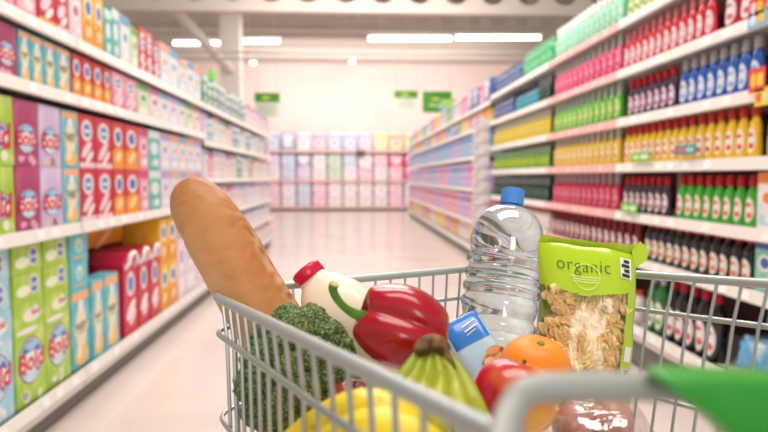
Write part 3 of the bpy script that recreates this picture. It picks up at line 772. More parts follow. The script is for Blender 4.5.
for i in range(len(out)): bm.faces.new((fr[i], bk[i], bk[(i+1) % len(out)], fr[(i+1) % len(out)]))
bmesh.ops.recalc_face_normals(bm, faces=bm.faces)
me = bpy.data.meshes.new('grip'); bm.to_mesh(me); bm.free(); me.materials.append(green_p)
o = bpy.data.objects.new('handle_grip', me); C.objects.link(o); o.parent = cart
bv = o.modifiers.new('b', 'BEVEL'); bv.width = .008; bv.segments = 4
me.polygons.foreach_set('use_smooth', [True]*len(me.polygons))
o['label'] = 'green plastic handle grip'

# ================================================================== groceries
def vcol(o, fn):
    me = o.data; ca = me.color_attributes.new('Col', 'FLOAT_COLOR', 'POINT')
    for v in me.vertices: ca.data[v.index].color = (*fn(v.co), 1)
def mixc(a, b, t): t = max(0, min(1, t)); return tuple(x+(y-x)*t for x, y in zip(a, b))

# --- bread loaf
def bread():
    a, b = P(184, 181, .70), P(298, 376, .66)
    t = thing('bread_loaf', 'long golden crusty bread loaf leaning out of the trolley corner', 'bread', a.lerp(b, .5))
    ax = (b-a); L = ax.length; ax.normalize()
    side = cr*.78+cu*.62; side = (side-ax*side.dot(ax)).normalized(); fwd = ax.cross(side)
    if fwd.dot(cf) < 0: fwd = -fwd
    m = MB(); rows = []; n = 90; seg = 64
    for i in range(n+1):
        q = i/n; s = q*2-1
        e = (1-abs(s)**5.5)**.5 if abs(s) < 1 else 0
        R = .0345*e*(1+.08*q)
        row = []
        cc = a.lerp(b, q)+side*.002*math.sin(q*PI)
        for k in range(seg):
            th = 2*PI*k/seg; d = side*math.cos(th)+fwd*math.sin(th)
            p = cc+d*R
            bump = .0022*noise.noise(p*22)+.0008*noise.noise(p*70)
            cr_ = abs(noise.noise(Vector((p.dot(side)*20, p.dot(fwd)*20, p.dot(ax)*60))+Vector((5, 1, 0)))); bump -= .0012*max(0, 1-cr_*14)*(q < .55)
            c = math.cos(th-(-.5))        # torn score along the upper right edge
            z = (q-.62)/.3
            if abs(z) < 1:
                ridge = math.exp(-((math.atan2(math.sin(th+.22), math.cos(th+.22)))/.14)**2)*(1-z*z)
                bump += ridge*(.0015+.008*abs(noise.noise(p*45)))
                groove = math.exp(-((math.atan2(math.sin(th+.45), math.cos(th+.45)))/.08)**2)*(1-z*z); bump -= groove*.0022
            row.append(cc+d*(R+bump*e)-t.location)
        rows.append(row)
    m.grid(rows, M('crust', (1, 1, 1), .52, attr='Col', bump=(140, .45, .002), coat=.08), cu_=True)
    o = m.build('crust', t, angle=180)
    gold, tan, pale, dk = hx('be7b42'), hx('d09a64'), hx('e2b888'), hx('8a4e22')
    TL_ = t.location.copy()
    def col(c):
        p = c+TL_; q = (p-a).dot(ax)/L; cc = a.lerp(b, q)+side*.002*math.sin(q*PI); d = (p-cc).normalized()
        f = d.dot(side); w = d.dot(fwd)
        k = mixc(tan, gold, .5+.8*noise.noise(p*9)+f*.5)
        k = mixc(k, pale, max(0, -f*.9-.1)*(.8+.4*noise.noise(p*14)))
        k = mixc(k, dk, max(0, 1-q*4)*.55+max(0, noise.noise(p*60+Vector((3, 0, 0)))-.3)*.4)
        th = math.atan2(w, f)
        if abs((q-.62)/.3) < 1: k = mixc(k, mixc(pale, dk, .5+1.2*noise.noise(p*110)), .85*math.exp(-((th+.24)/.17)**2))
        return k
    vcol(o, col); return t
bread()

# --- broccoli
def broccoli():
    c = P(299, 374, .612); t = thing('broccoli', 'dark green broccoli head between the trolley side and the pepper', 'vegetable', c-Vector((0, 0, .07)))
    m = MB(); stm = M('broccoli_stem', hx('7f9c52'), .55, noise_=(40, hx('93b068'), .4, .6))
    base = Vector((0, 0, -.06))
    up = Vector((.05, 0, 1)).normalized()
    m.tube([Vector((0, 0, -.075)), Vector((0, 0, -.03)), Vector((0, 0, .02)), Vector((.0, 0, .05))], [.02, .019, .022, .02], stm, 14)
    lumps = []
    random.seed(5)
    G = PI*(3-5**.5)
    for i in range(44):
        f = (i+.5)/44; ph = math.acos(1-1.62*f); th = i*G
        d = Vector((math.sin(ph)*math.cos(th), math.sin(ph)*math.sin(th), math.cos(ph)))
        ctr = Vector((d.x*.045, d.y*.043, .052+d.z*.052)); r = random.uniform(.0135, .0175)
        lumps.append((ctr, r, d))
        if i % 2 == 0: m.tube([Vector((0, 0, -.01+.02*random.random())), ctr*.55+Vector((0, 0, .02)), ctr], [.008, .006, .008], stm, 7)
    m.build('stem', t)
    fl = MB(); fm = M('broccoli_buds', (1, 1, 1), .75, attr='Col')
    nt = fm.node_tree; bsd = nt.nodes['Principled BSDF']; vc = bsd.inputs['Base Color'].links[0].from_socket
    tcx = nt.nodes.new('ShaderNodeTexCoord'); vr = nt.nodes.new('ShaderNodeTexVoronoi'); vr.inputs['Scale'].default_value = 420; nt.links.new(tcx.outputs['Object'], vr.inputs['Vector'])
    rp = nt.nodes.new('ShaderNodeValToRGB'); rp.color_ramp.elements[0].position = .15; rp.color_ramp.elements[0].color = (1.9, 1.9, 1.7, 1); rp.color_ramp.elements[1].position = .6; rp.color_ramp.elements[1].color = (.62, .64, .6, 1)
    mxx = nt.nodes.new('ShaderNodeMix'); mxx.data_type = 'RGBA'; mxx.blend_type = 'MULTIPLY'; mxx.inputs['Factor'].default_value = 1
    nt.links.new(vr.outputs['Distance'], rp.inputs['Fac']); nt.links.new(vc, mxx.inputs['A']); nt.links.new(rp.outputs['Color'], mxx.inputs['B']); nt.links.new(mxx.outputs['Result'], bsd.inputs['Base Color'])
    bpx = nt.nodes.new('ShaderNodeBump'); bpx.invert = True; bpx.inputs['Strength'].default_value = .8; bpx.inputs['Distance'].default_value = .0015
    nt.links.new(vr.outputs['Distance'], bpx.inputs['Height']); nt.links.new(bpx.outputs['Normal'], bsd.inputs['Normal'])
    bm = bmesh.new(); bmesh.ops.create_icosphere(bm, subdivisions=5, radius=1)
    base_v = [v.co.copy() for v in bm.verts]; fcs = [tuple(v.index for v in f.verts) for f in bm.faces]; bm.free()
    colv = []
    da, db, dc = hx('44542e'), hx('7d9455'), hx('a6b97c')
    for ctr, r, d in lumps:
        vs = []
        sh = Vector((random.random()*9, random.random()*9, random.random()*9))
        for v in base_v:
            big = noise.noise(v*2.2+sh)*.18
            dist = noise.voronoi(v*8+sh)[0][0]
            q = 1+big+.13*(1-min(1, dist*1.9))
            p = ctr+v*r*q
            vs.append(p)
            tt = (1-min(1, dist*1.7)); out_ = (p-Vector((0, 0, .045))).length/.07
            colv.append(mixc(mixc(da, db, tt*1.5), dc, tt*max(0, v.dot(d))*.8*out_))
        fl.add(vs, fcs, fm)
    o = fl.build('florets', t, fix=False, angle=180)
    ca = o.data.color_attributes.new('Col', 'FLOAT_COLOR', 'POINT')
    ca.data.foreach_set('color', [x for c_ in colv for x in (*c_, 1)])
    t.scale = (1.03, .95, 1.16)
    return t
broccoli()

def frame_obj(o, origin, axis, facing):
    """rotate so local z runs along axis and local -y looks as near as can be towards facing"""
    z = axis.normalized(); y = -(facing-z*facing.dot(z)).normalized(); x = y.cross(z)
    o.matrix_world = Matrix((( x.x, y.x, z.x, origin.x), (x.y, y.y, z.y, origin.y), (x.z, y.z, z.z, origin.z), (0, 0, 0, 1)))

# --- milk bottle
top_ = P(304, 268, .715); bt = P(423, 418, .685)
milk = thing('milk_bottle', 'cream coloured plastic milk bottle with bright red cap, lying beneath the pepper', 'bottle')
ax = top_-bt; Lm = ax.length; frame_obj(milk, bt, ax, -cf)
mm = M('milk_plastic', hx('f5e8cf'), .32, sss=.15, coat=.2)
MB().lathe([(.03, 0), (.042, .003), (.046, .01), (.0465, Lm*.5), (.0455, Lm*.62), (.042, Lm*.72), (.0345, Lm*.80), (.025, Lm*.87), (.0175, Lm*.91), (.0162, Lm*.94)], mm, 40, 1, .95, power=2.5).build('body', milk, angle=60)
prof = [(.0168, Lm*.925), (.0178, Lm*.93), (.0178, Lm*.978), (.0172, Lm*.99), (.0145, Lm*.997)]
m = MB(); rows = []
for r, z in prof:
    rows.append([((r+(.0004 if k % 2 else 0))*math.cos(2*PI*k/80), (r+(.0004 if k % 2 else 0))*math.sin(2*PI*k/80), z) for k in range(80)])
capm = M('red_cap', hx('d8123c'), .3, coat=.3)
m.grid(rows, capm, cu_=True); m.f.append([4*80+i for i in range(80)]); m.m.append(m.mi(capm)); m.build('cap', milk, angle=50)

# --- red pepper
def pepper():
    a = P(356, 311, .585); b = P(445, 342, .572)
    t = thing('bell_pepper', 'glossy red bell pepper with curled green stem on top of the milk bottle', 'vegetable')
    ax = b-a; L = ax.length*1.03; frame_obj(t, a, ax, -cf)
    m = MB(); rows = []; n = 60; seg = 96
    for i in range(n+1):
        q = i/n; row = []
        # outline along the axis; the stem end dips inwards
        R = .0392*(math.sin(PI*min(1, (q*.88+.05)))**.50)*(1-.06*q)
        if q > .9: R *= max(0, 1-((q-.9)/.1)**2.6)
        if q < .12: R *= math.sqrt(max(0, 1-((.12-q)/.12)**2))
        for k in range(seg):
            th = 2*PI*k/seg
            lob = 1.02-.17*(abs(math.cos(1.5*(th+1.95)))**9)*(1-.35*q)-.07*(abs(math.cos(1.5*(th+1.95)))**60)*(1-.35*q)
            z = q*L-.006*0
            if q < .12: z += .009*(1-q/.12)**1.5
            zz = z+.005*math.cos(3*(th+1.95))*-1*(q < .3)*(1-q/.3)*-1
            r = R*lob*(1+.03*noise.noise(Vector((math.cos(th)*2, math.sin(th)*2, q*3))))
            row.append((r*math.cos(th), r*math.sin(th), zz))
        rows.append(row)
    m.grid(rows, M('pepper_skin', hx('b20c22'), .25, noise_=(12, hx('a00b1e'), .35, .75), coat=.35), cu_=True)
    m.build('flesh', t, angle=180)
    inv = t.matrix_world.inverted()
    s = [P(372, 318, .580), P(362, 316.5, .574), P(351, 312, .570), P(341, 304.5, .566), P(334.5, 295, .564), P(332.5, 288, .563), P(334, 284.5, .562)]
    s = [inv @ p for p in smooth_pts(s)]
    n = len(s); rs = [.0075-.0038*min(1, i/(n*.4)) if i < n*.4 else .0037+.0016*((i/n-.4)/.6)**3 for i in range(n)]
    m = MB(); sm = M('pepper_stem', hx('4f8426'), .4, noise_=(60, hx('73a63c'), .4, .65)); m.tube(s, rs, sm, 14)
    m.build('stem', t)
    e = MB().tube([s[-1], s[-1]+(s[-1]-s[-2]).normalized()*.0012], .0047, K('b9b48a', .7), 12); e.build('stem_end', t)
pepper()

# --- water bottle
water = thing('water_bottle', 'large clear ribbed water bottle with blue screw cap standing in the trolley', 'bottle')
wt = P(513.5, 189, .80); wb = P(486, 412, .745)
ax = wt-wb; Lw = ax.length; frame_obj(water, wb, ax, -cf)
prof = [(.0, .006), (.02, .004), (.034, 0), (.042, .006), (.0445, .018)]
z = .03
hz = Lw*.70
k = 0
while z < hz:
    prof += [(.0470, z), (.0474, z+.006), (.0432, z+.0105), (.0432, z+.0125)]; z += .0175 if k != 4 else .026; k += 1
zz = prof[-1][1]
for q in range(1, 13):
    s = q/12; prof.append((.0465*math.cos(s*1.24)**.9 if s < 1 else .0165, zz+.006+(Lw*.905-zz-.006)*math.sin(s*PI/2)**1.05))
prof = [p for p in prof if p[0] > .0165 or p[1] < .01]
prof += [(.0132, Lw*.912), (.0125, Lw*.93), (.0125, Lw*.965), (.001, Lw*.966)]
gm = M('clear_plastic', (.93, .97, 1.), .015)
nt = gm.node_tree; outn = nt.nodes['Material Output']
rf = nt.nodes.new('ShaderNodeBsdfRefraction'); rf.inputs['Color'].default_value = (.87, .95, .985, 1); rf.inputs['IOR'].default_value = 1.2; rf.inputs['Roughness'].default_value = .0
gl = nt.nodes.new('ShaderNodeBsdfGlossy'); gl.inputs['Roughness'].default_value = .05
lw = nt.nodes.new('ShaderNodeLayerWeight'); lw.inputs['Blend'].default_value = .35
mth = nt.nodes.new('ShaderNodeMath'); mth.operation = 'MULTIPLY_ADD'; mth.inputs[1].default_value = .55; mth.inputs[2].default_value = .10
mxs = nt.nodes.new('ShaderNodeMixShader'); nt.links.new(lw.outputs['Facing'], mth.inputs[0]); nt.links.new(mth.outputs[0], mxs.inputs['Fac'])
nt.links.new(rf.outputs[0], mxs.inputs[1]); nt.links.new(gl.outputs[0], mxs.inputs[2]); nt.links.new(mxs.outputs[0], outn.inputs['Surface'])
m = MB(); m.lathe(prof, gm, 64, cap=False); m.build('body', water, angle=180)
m = MB(); seg = 96; rows = []
for r, z in ((.0125, Lw*.922), (.0143, Lw*.923), (.0147, Lw*.927), (.0146, Lw*.985), (.0136, Lw*.996), (.010, Lw)):
    rows.append([((r-(.0006 if kk % 4 < 2 and r > .0144 else 0))*math.cos(2*PI*kk/seg), (r-(.0006 if kk % 4 < 2 and r > .0144 else 0))*math.sin(2*PI*kk/seg), z) for kk in range(seg)])
bc = M('blue_cap', hx('4a8ddb'), .35, coat=.2); m.grid(rows, bc, cu_=True); m.f.append([5*seg+i for i in range(seg)]); m.m.append(m.mi(bc)); m.build('cap', water, angle=50)
MB().lathe([(.0135, Lw*.905), (.0152, Lw*.908), (.0152, Lw*.914), (.0135, Lw*.917)], bc, 40).build('cap_ring', water)

# --- pasta bag
def pasta():
    W, H, T = .105, .205, .024
    t = thing('pasta_bag', 'clear and lime green bag of spiral pasta marked organic', 'bag')
    b = P(574, 412, .655); tp = P(590, 249, .69)
    frame_obj(t, b, tp-b, (-cf-cr*.12).normalized())
    H = (tp-b).length
    green = M('green_print', hx('b7d61c'), .22, coat=.6, bump=(35, .25, .003)); 
    film = M('clear_film', (1, 1, 1), .08)
    nt = film.node_tree; bsd = nt.nodes['Principled BSDF']; outn = nt.nodes['Material Output']
    tr = nt.nodes.new('ShaderNodeBsdfTransparent'); gl = nt.nodes.new('ShaderNodeBsdfGlossy'); gl.inputs['Roughness'].default_value = .12
    mxs = nt.nodes.new('ShaderNodeMixShader'); lw = nt.nodes.new('ShaderNodeLayerWeight'); lw.inputs['Blend'].default_value = .25
    nz = nt.nodes.new('ShaderNodeTexNoise'); nz.inputs['Scale'].default_value = 28; tcx = nt.nodes.new('ShaderNodeTexCoord'); nt.links.new(tcx.outputs['Object'], nz.inputs['Vector'])
    bpn = nt.nodes.new('ShaderNodeBump'); bpn.inputs['Strength'].default_value = .3; bpn.inputs['Distance'].default_value = .004
    nt.links.new(nz.outputs['Fac'], bpn.inputs['Height']); nt.links.new(bpn.outputs['Normal'], gl.inputs['Normal'])
    mth = nt.nodes.new('ShaderNodeMath'); mth.operation = 'MULTIPLY_ADD'; mth.inputs[1].default_value = .4; mth.inputs[2].default_value = .055
    nt.links.new(lw.outputs['Facing'], mth.inputs[0]); nt.links.new(mth.outputs[0], mxs.inputs['Fac'])
    nt.links.new(tr.outputs[0], mxs.inputs[1]); nt.links.new(gl.outputs[0], mxs.inputs[2]); nt.links.new(mxs.outputs[0], outn.inputs['Surface'])
    def S(u, v, sgn, lift=0.):
        wv = W/2*(1-.05*math.sin(PI*v))*(1+.02*math.sin(v*9))
        th = T*(max(0, 1-abs(u)**3.2))**.6*(max(0, math.sin(PI*min(1, max(0, v*.97)))))**.45
        th += .0012*noise.noise(Vector((u*3, v*6, sgn)))*(1-abs(u)**4)
        return Vector((u*wv+.0035*noise.noise(Vector((0, v*5, 7)))*abs(u)+.004*math.sin(v*4), -sgn*(th+.0005+lift), v*H+.004*noise.noise(Vector((u*1.5, 0, 3)))))
    nu, nv = 90, 150
    for nm, sgn, test, mat in (('green_print', 1, lambda u, v: v > .76-.07*(1-u*u)+.02*u or u > .74-.05*math.sin(v*5), green),
                               ('clear_window', 1, lambda u, v: not (v > .76-.07*(1-u*u)+.02*u or u > .74-.05*math.sin(v*5)), film),
                               ('back_sheet', -1, lambda u, v: True, green)):
        m = MB(); vs = []; fs = []
        for i in range(nv+1):
            for j in range(nu+1): vs.append(S(-1+2*j/nu, i/nv, sgn))
        for i in range(nv):
            for j in range(nu):
                if test(-1+2*(j+.5)/nu, (i+.5)/nv):
                    a = i*(nu+1)+j; fs.append((a, a+1, a+nu+2, a+nu+1))
        used = sorted({i for f in fs for i in f}); mp_ = {k: i for i, k in enumerate(used)}
        m.add([vs[k] for k in used], [tuple(mp_[k] for k in f) for f in fs], mat)
        m.build(nm, t, angle=180, fix=False)
    # crimped top seal with a torn looking tab
    m = MB(); rows = []
    for i in range(5):
        q = i/4; rows.append([Vector((-W/2*1.0+(W*1.08)*j/40+.004*math.sin(4), -.0008*math.sin(j*.9)*(1 if i else 0)-.006*q, H-.003+q*(.010+.006*(j/40)**3+.0006*math.sin(j*.5)))) for j in range(41)])
    m.grid(rows, green); m.build('top_seal', t, angle=180, fix=False)
    m = MB(); m.add([(W/2-.006, -.008, H-.016), (W/2+.005, -.010, H-.006), (W/2+.0065, -.009, H+.006), (W/2-.002, -.007, H+.015), (W/2-.01, -.006, H+.004)], [(0, 1, 2, 3, 4)], green); m.build('corner_tab', t, fix=False)
    def on(u, v): return S(u, v, 1, .0012)
    # lettering follows the film
    m = MB(); dg = K('4c6a1c', .4)
    me_ = text_mesh('organic', offset=-.012, spacing=1.08)
    m.mesh(me_, dg, lambda v: on(-.14+v.x*.34, .868+v.y*.12)); m.build('lettering', t, smooth=False, fix=False)
    m = MB(); m.mesh(text_mesh('fusilli', spacing=1.1), K('8d8a4a', .5), lambda v: on(-.05+v.x*.26, .672+v.y*.07)); 
    for q, ww in ((0, .3), (1, .24), (2, .27)):
        zc = .80-.015*q
        m.add([on(-.12-ww, zc-.003), on(-.12, zc-.003), on(-.12+ww, zc-.003), on(-.12+ww, zc+.003), on(-.12, zc+.003), on(-.12-ww, zc+.003)], [(0, 1, 4, 5), (1, 2, 3, 4)], K('e3f09a'))
    m.build('small_print', t, smooth=False, fix=False)
    m = MB(); ring_ = [[on(-.1+(.26+dr)*math.cos(2*PI*k/40), .805+(.075+dr*.4)*math.sin(2*PI*k/40)) for k in range(41)] for dr in (0, .02)]
    m.grid(ring_, K('dcef6a')); m.build('ring_mark', t, fix=False)
    # panel and barcode on the side strip
    m = MB(); m.add([on(.60, .83), on(.84, .83), on(.84, .96), on(.60, .96)], [(0, 1, 2, 3)], WHITE)
    for q in range(4): m.add([S(.63+.05*(q % 2), .84+.03*q, 1, .0018), S(.8, .84+.03*q, 1, .0018), S(.8, .86+.03*q, 1, .0018), S(.63+.05*(q % 2), .86+.03*q, 1, .0018)], [(0, 1, 2, 3)], K('2a2a2a'))
    m.build('info_panel', t, smooth=False, fix=False)
    m = MB(); m.add([on(.72, .12), on(.93, .12), on(.93, .30), on(.72, .30)], [(0, 1, 2, 3)], WHITE)
    random.seed(3); v = .13
    while v < .29:
        h = random.choice((.003, .005, .007)); m.add([S(.75, v, 1, .0018), S(.90, v, 1, .0018), S(.90, v+h, 1, .0018), S(.75, v+h, 1, .0018)], [(0, 1, 2, 3)], K('1c1c1c')); v += h+random.choice((.003, .005))
    m.build('barcode', t, smooth=False, fix=False)
    m = MB(); m.add([on(.74, .34), on(.9, .34), on(.9, .43), on(.74, .43)], [(0, 1, 2, 3)], WHITE); m.build('date_sticker', t, smooth=False, fix=False)
    m = MB(); m.add([on(-.15, .10), on(.2, .10), on(.5, .10), on(.5, .2), on(.2, .2), on(-.15, .2)], [(0, 1, 4, 5), (1, 2, 3, 4)], K('ece4d6'))
    m.build('white_patch', t, smooth=False, fix=False)
    # spirals of pasta
    m = MB(); pm = M('pasta_dough', hx('f6cf7c'), .45, noise_=(120, hx('fbe3a4'), .4, .6)); random.seed(11)
    sh = lambda a: .30+.70*abs(math.cos(1.5*a))**1.3
    for i in range(250):
        u = random.uniform(-.64, .62); v = random.uniform(.05, .76)
        dth = T*(max(0, 1-abs(u)**3.2))**.6*(max(0, math.sin(PI*v*.97)))**.45
        depth = random.uniform(-.3, .75) if i > 110 else random.uniform(.45, .8)
        c = Vector((u*W/2, -(dth-.007)*depth if dth > .009 else 0, v*H))
        d = Vector((random.uniform(-1, 1), random.uniform(-.18, .18), random.uniform(-1, 1))).normalized(); Ls = .030
        pts = [c+d*Ls*(q/18-.5) for q in range(19)]
        m.tube(pts, .0056, pm, 18, shape=sh, twist=.40)
    o = m.build('fusilli', t, angle=60, fix=False); o['kind'] = 'stuff'
pasta()

# --- small blue carton of snacks
def snack():
    t = thing('snack_packet', 'small blue and white packet with nut picture leaning against the water bottle', 'packet')
    b = P(500, 392, .645); tp = P(457, 320, .69)
    frame_obj(t, b, tp-b, (-cf+cr*.15).normalized()); H = (tp-b).length; W = .047
    m = MB(); body = M('snack_body', hx('b9d8ee'), .25, noise_=(20, hx('d6e8f4'), .4, .7), coat=.5)
    rows = []
    for i in range(17):
        v = i/16; row = []
        for k in range(28):
            a = 2*PI*k/28; c, s = math.cos(a), math.sin(a)
            row.append((math.copysign(abs(c)**.5, c)*W/2, math.copysign(abs(s)**.7, s)*(.016*(math.sin(PI*min(1, max(.0, v)))**.3)+.001), v*H))
        rows.append(row)
    m.grid(rows, body, cu_=True); m.build('pouch', t, angle=180)
    def sf(u, v, l=.0008):
        th = .016*(math.sin(PI*v)**.3)+.001; c = max(-1, min(1, u)); 
        q = abs(c)**2; s = (1-q*q)**.35 if q < 1 else 0
        return Vector((c*W/2, -th*s-l, v*H))
    def band(u0, u1, v0, v1, mat, nm, l):
        m = MB(); m.grid([[sf(u0+(u1-u0)*j/12, v0+(v1-v0)*i/8, l) for j in range(13)] for i in range(9)], mat); m.build(nm, t, angle=180, fix=False)
    band(-.98, .98, .60, .985, M('snack_blue', hx('2f7fd4'), .25, coat=.5), 'blue_band', .0008)
    m = MB()
    for q in range(2): 
        m.grid([[sf(-.1+.7*j/8, .82-.07*q+.02*i+.03*j/8, .0016) for j in range(9)] for i in range(2)], WHITE)
    m.grid([[sf(-.1+.5*j/8, .70+.012*i+.03*j/8, .0016) for j in range(9)] for i in range(2)], K('f0e08a')); m.build('lettering', t, smooth=False, fix=False)
    random.seed(4); m = MB()
    for i in range(26):
        u = random.uniform(.0, .8); v = random.uniform(.10, .44); r = random.uniform(.004, .006)
        p = sf(u, v, .0016+.0002*(i % 5)); vs = [p+Vector((r*math.cos(2*PI*k/9)*1.3, -.0001*i, r*math.sin(2*PI*k/9)*.8)) for k in range(9)]
        m.add(vs, [tuple(range(9))], K(['c8743a', 'e0a060', 'a8502a', 'efc48a'][i % 4]))
    m.build('nut_picture', t, smooth=False, fix=False)
snack()

# --- round fruit
def fruit(name, label, px, py, d, rpx, mat, squash=.93, dimple=.2, colfn=None, bumpy=0, axis=(0.1, -.3, 1), stem=None):
    r = rpx/F*d; c = P(px, py, d); t = thing(name, label, 'fruit'); frame_obj(t, c-Vector(axis).normalized()*r*squash, Vector(axis), -cf)
    m = MB(); rows = []; n = 40
    for i in range(n+1):
        q = PI*i/n; R = math.sin(q)*r; z = -math.cos(q)*r*squash
        dm = math.exp(-(math.sin(q)/.35)**2)*dimple*r; z += -dm if z > 0 else dm*.5
        rows.append([((R+.0)*math.cos(2*PI*k/48), R*math.sin(2*PI*k/48), z+r*squash) for k in range(48)])
    m.grid(rows, mat, cu_=True); o = m.build('skin', t, angle=180)
    if colfn: vcol(o, colfn)
    if stem: MB().tube([(0, 0, 2*r*squash-dimple*r-.002), (.001, 0, 2*r*squash-dimple*r+.008)], .0016, K('5a4a2a', .7), 8).build('stem', t)
    else: MB().lathe([(.004, 2*r*squash-dimple*r), (.0036, 2*r*squash-dimple*r+.0016), (.001, 2*r*squash-dimple*r+.002)], K('7a8a3a', .7), 10).build('stem_scar', t)
fruit('orange', 'bright orange citrus fruit between the snack packet and the pasta bag', 535, 369, .61, 36, M('orange_peel', hx('f58a1e'), .38, bump=(420, .4, .001), noise_=(12, hx('f9a43a'), .4, .7)), dimple=.12)
def peach_c(c):
    n = noise.noise(c*30)*.6+noise.noise(c*90)*.2
    return mixc(hx('f0a83c'), hx('c81a30'), .55+n*1.2-c.x*16)
fruit('apple', 'red and yellow apple in front of the orange, behind the handle', 515, 396, .515, 43, M('apple_skin', (1, 1, 1), .25, attr='Col', coat=.5), dimple=.3, colfn=peach_c, stem=True, axis=(.3, .2, 1))
fruit('apple', 'dark red apple low behind the trolley wires beside the broccoli', 352, 400, .56, 22, M('apple_dark', hx('8f2a24'), .3, noise_=(20, hx('b04a30'), .4, .7), coat=.5), dimple=.3, stem=True)

# --- bananas
def banana_mesh(pts, r, mat, neck=.45, span=.28, tip=.12):
    pts = smooth_pts(pts, 3); n = len(pts)
    rs = []
    for i in range(n):
        q = i/(n-1)
        k = neck+(1-neck)*min(1, max(0, (q-.04)/span))**1.4
        if q > 1-tip: k = .30+.70*math.sqrt(max(0, 1-((q-1+tip)/tip)**2))
        rs.append(r*k)
    m = MB(); m.tube(pts, rs, mat, 20, shape=lambda a: 1+.055*math.cos(5*a)); return m, pts
bmat = M('banana_skin', (1, 1, 1), .42, attr='Col', coat=.1)
def bunch(label, fingers, crown, cols, r, **bk):
    t = thing('banana_bunch', label, 'fruit', crown[0])
    o_ = t.location.copy()
    for f in fingers:
        pts = [p-o_ for p in f]
        m, sp = banana_mesh(pts, r, bmat, **bk)
        o = m.build('banana', t, angle=180); n = len(sp)
        a, b = sp[0], sp[-1]; Lb = sum((p-q).length for p, q in zip(sp, sp[1:]))
        def col(c):
            i = min(range(0, n, 2), key=lambda k: (sp[k]-c).length); q = i/n
            if q > .965: return hx('3a2c18')
            k = mixc(cols[0], cols[1], q*1.15-.05+noise.noise(c*40)*.12)
            return mixc(k, hx('6a5a24'), max(0, noise.noise(c*150)-.42)*2)
        vcol(o, col)
    cp = [p-o_ for p in crown]
    MB().tube(smooth_pts(cp, 2), [.003+.0045*math.sin(PI*min(1, i/(len(smooth_pts(cp, 2))-1)*1.35))**.7 if i/(len(smooth_pts(cp, 2))-1)*1.35 < .85 else .0052-.003*i/len(smooth_pts(cp, 2)) for i in range(len(smooth_pts(cp, 2)))], M('banana_crown', hx('8a6a3a'), .75, noise_=(90, hx('4a3018'), .42, .6), bump=(120, .6, .003)), 14).build('crown', t)
cr0 = P(425, 352, .485)
fing = []
for x0, x1, x2, ed in ((419, 401, 380, .455), (424, 414, 399, .44), (430, 427, 418, .43), (436, 441, 438, .43), (441, 454, 459, .435), (446, 465, 476, .445)):
    fing.append([P(x0, 353, .482), P((x0*2+x1)/3, 362, .476), P(x1, 381, .465), P(x2, 408, ed), P(x2+(x2-x1)*.9, 438, ed-.004), P(x2+(x2-x1)*1.2, 474, ed+.01), P(x2+(x2-x1)*1.1, 505, ed+.03)])
bunch('bunch of green bananas with brown crown in front of the pepper', fing, [P(417, 354, .477), P(422, 348, .478), P(431, 343, .482), P(440, 345, .482), P(447, 355, .476), P(455, 372, .468), P(462, 392, .46)], (hx('7c961f'), hx('cfc22e')), .0125, neck=.30, span=.85)
yf = [[P(444, 476, .42), P(418, 436, .41), P(378, 410, .41), P(338, 416, .43), P(298, 446, .46), P(270, 476, .48)],
      [P(448, 496, .40), P(426, 456, .39), P(390, 430, .385), P(352, 436, .40), P(314, 462, .42), P(288, 496, .44)],
      [P(450, 506, .38), P(436, 468, .37), P(413, 440, .365), P(376, 446, .37), P(338, 476, .385), P(313, 506, .40)]]
bunch('bunch of ripe yellow bananas seen low through the trolley side', yf, [P(436, 470, .42), P(440, 484, .40), P(444, 500, .38)], (hx('f0d21e'), hx('f3d92c')), .0155)

# --- film wrapped pack of pinkish round vegetables
t = thing('wrapped_potatoes', 'clear film pack of pinkish round potatoes below the pasta bag', 'pack')
c = P(596, 425, .585); frame_obj(t, c-Vector((0, 0, .03)), Vector((0, 0, 1)), -cf)
potm = M('potato_skin', hx('dcb0a4'), .4, noise_=(35, hx('c08a80'), .4, .65), coat=.6)
def blob(name, ctr, rx, ry, rz, mat, seed, parent, amp=.06, sub=4):
    bm = bmesh.new(); bmesh.ops.create_icosphere(bm, subdivisions=sub, radius=1)
    for v in bm.verts:
        v.co *= 1+noise.noise(v.co*1.6+Vector((seed, 0, 0)))*amp; v.co = (ctr[0]+v.co.x*rx, ctr[1]+v.co.y*ry, ctr[2]+v.co.z*rz)
    me = bpy.data.meshes.new(name); bm.to_mesh(me); bm.free(); me.materials.append(mat); me.polygons.foreach_set('use_smooth', [True]*len(me.polygons))
    o = bpy.data.objects.new(name, me); C.objects.link(o); o.parent = parent; return o
for k, (x, y, z) in enumerate(((-.022, 0, .03), (.017, .002, .032), (-.024, -.034, .014), (.02, -.034, .012), (0, .03, .01))):
    blob('potato', (x, y, z), .0185, .019, .0235, potm, k*5.1, t)
fw = M('pack_film', (1, 1, 1), .06)
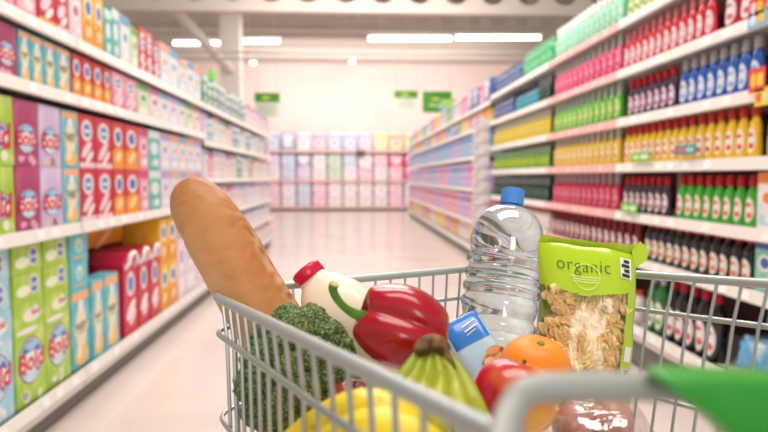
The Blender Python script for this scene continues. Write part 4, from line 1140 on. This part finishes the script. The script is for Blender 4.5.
if True:
    nt = fw.node_tree; outn = nt.nodes['Material Output']
    tr = nt.nodes.new('ShaderNodeBsdfTransparent'); tr.inputs[0].default_value = (.97, .93, .93, 1)
    gl = nt.nodes.new('ShaderNodeBsdfGlossy'); gl.inputs['Roughness'].default_value = .1
    nz = nt.nodes.new('ShaderNodeTexNoise'); nz.inputs['Scale'].default_value = 60; tcx = nt.nodes.new('ShaderNodeTexCoord'); nt.links.new(tcx.outputs['Object'], nz.inputs['Vector'])
    bpn = nt.nodes.new('ShaderNodeBump'); bpn.inputs['Strength'].default_value = .45; bpn.inputs['Distance'].default_value = .006
    nt.links.new(nz.outputs['Fac'], bpn.inputs['Height']); nt.links.new(bpn.outputs['Normal'], gl.inputs['Normal'])
    mxs = nt.nodes.new('ShaderNodeMixShader'); mxs.inputs['Fac'].default_value = .22
    nt.links.new(tr.outputs[0], mxs.inputs[1]); nt.links.new(gl.outputs[0], mxs.inputs[2]); nt.links.new(mxs.outputs[0], outn.inputs['Surface'])
blob('film', (-.002, -.008, .02), .052, .062, .043, fw, 2.2, t, amp=.16, sub=5)
bpy.context.view_layer.update()

# ================================================================== light
w = bpy.data.worlds.new('w'); bpy.context.scene.world = w; w.use_nodes = True
w.node_tree.nodes['Background'].inputs[0].default_value = (1, .95, .92, 1); w.node_tree.nodes['Background'].inputs[1].default_value = .55
def area(x, y, z, sx, sy, e, col=(1, .95, .9), rot=(0, 0, 0)):
    l = bpy.data.lights.new('area', 'AREA'); l.shape = 'RECTANGLE'; l.size = sx; l.size_y = sy; l.energy = e; l.color = col
    o = bpy.data.objects.new('ceiling_lamp', l); C.objects.link(o); o.location = (x, y, z); o.rotation_euler = rot; o['kind'] = 'helper' if False else 'structure'
    return o
for y, zz, e in ((.6, 4.8, 110), (4.5, 4.8, 150), (8.3, 4.8, 140), (12.5, 4.6, 120), (17., 4.9, 150)):
    area(.2, y, zz, 3.4, 1.6, e)
area(.3, 19.2, 4.6, 9, .6, 170, rot=(math.radians(60), 0, 0))  # added light, no real fitting: aimed at the end wall to brighten it

area(.9, -5.5, 2.7, 1.6, 3.2, 110, rot=(math.radians(90), 0, 0))  # added upright panel behind the camera: front fill and glare on the groceries
cam = bpy.data.cameras.new('camera'); co = bpy.data.objects.new('camera', cam); C.objects.link(co)
cam.sensor_width = 36; cam.lens = F/768*36; cam.clip_start = .02
co.matrix_world = Matrix(((cr.x, cu.x, -cf.x, 0), (cr.y, cu.y, -cf.y, 0), (cr.z, cu.z, -cf.z, CAMZ), (0, 0, 0, 1)))
cam.dof.use_dof = True; cam.dof.focus_distance = .74; cam.dof.aperture_fstop = 4.4
bpy.context.scene.camera = co
sc = bpy.context.scene
sc.view_settings.view_transform = 'Standard'; sc.view_settings.look = 'None'; sc.view_settings.exposure = 0.13
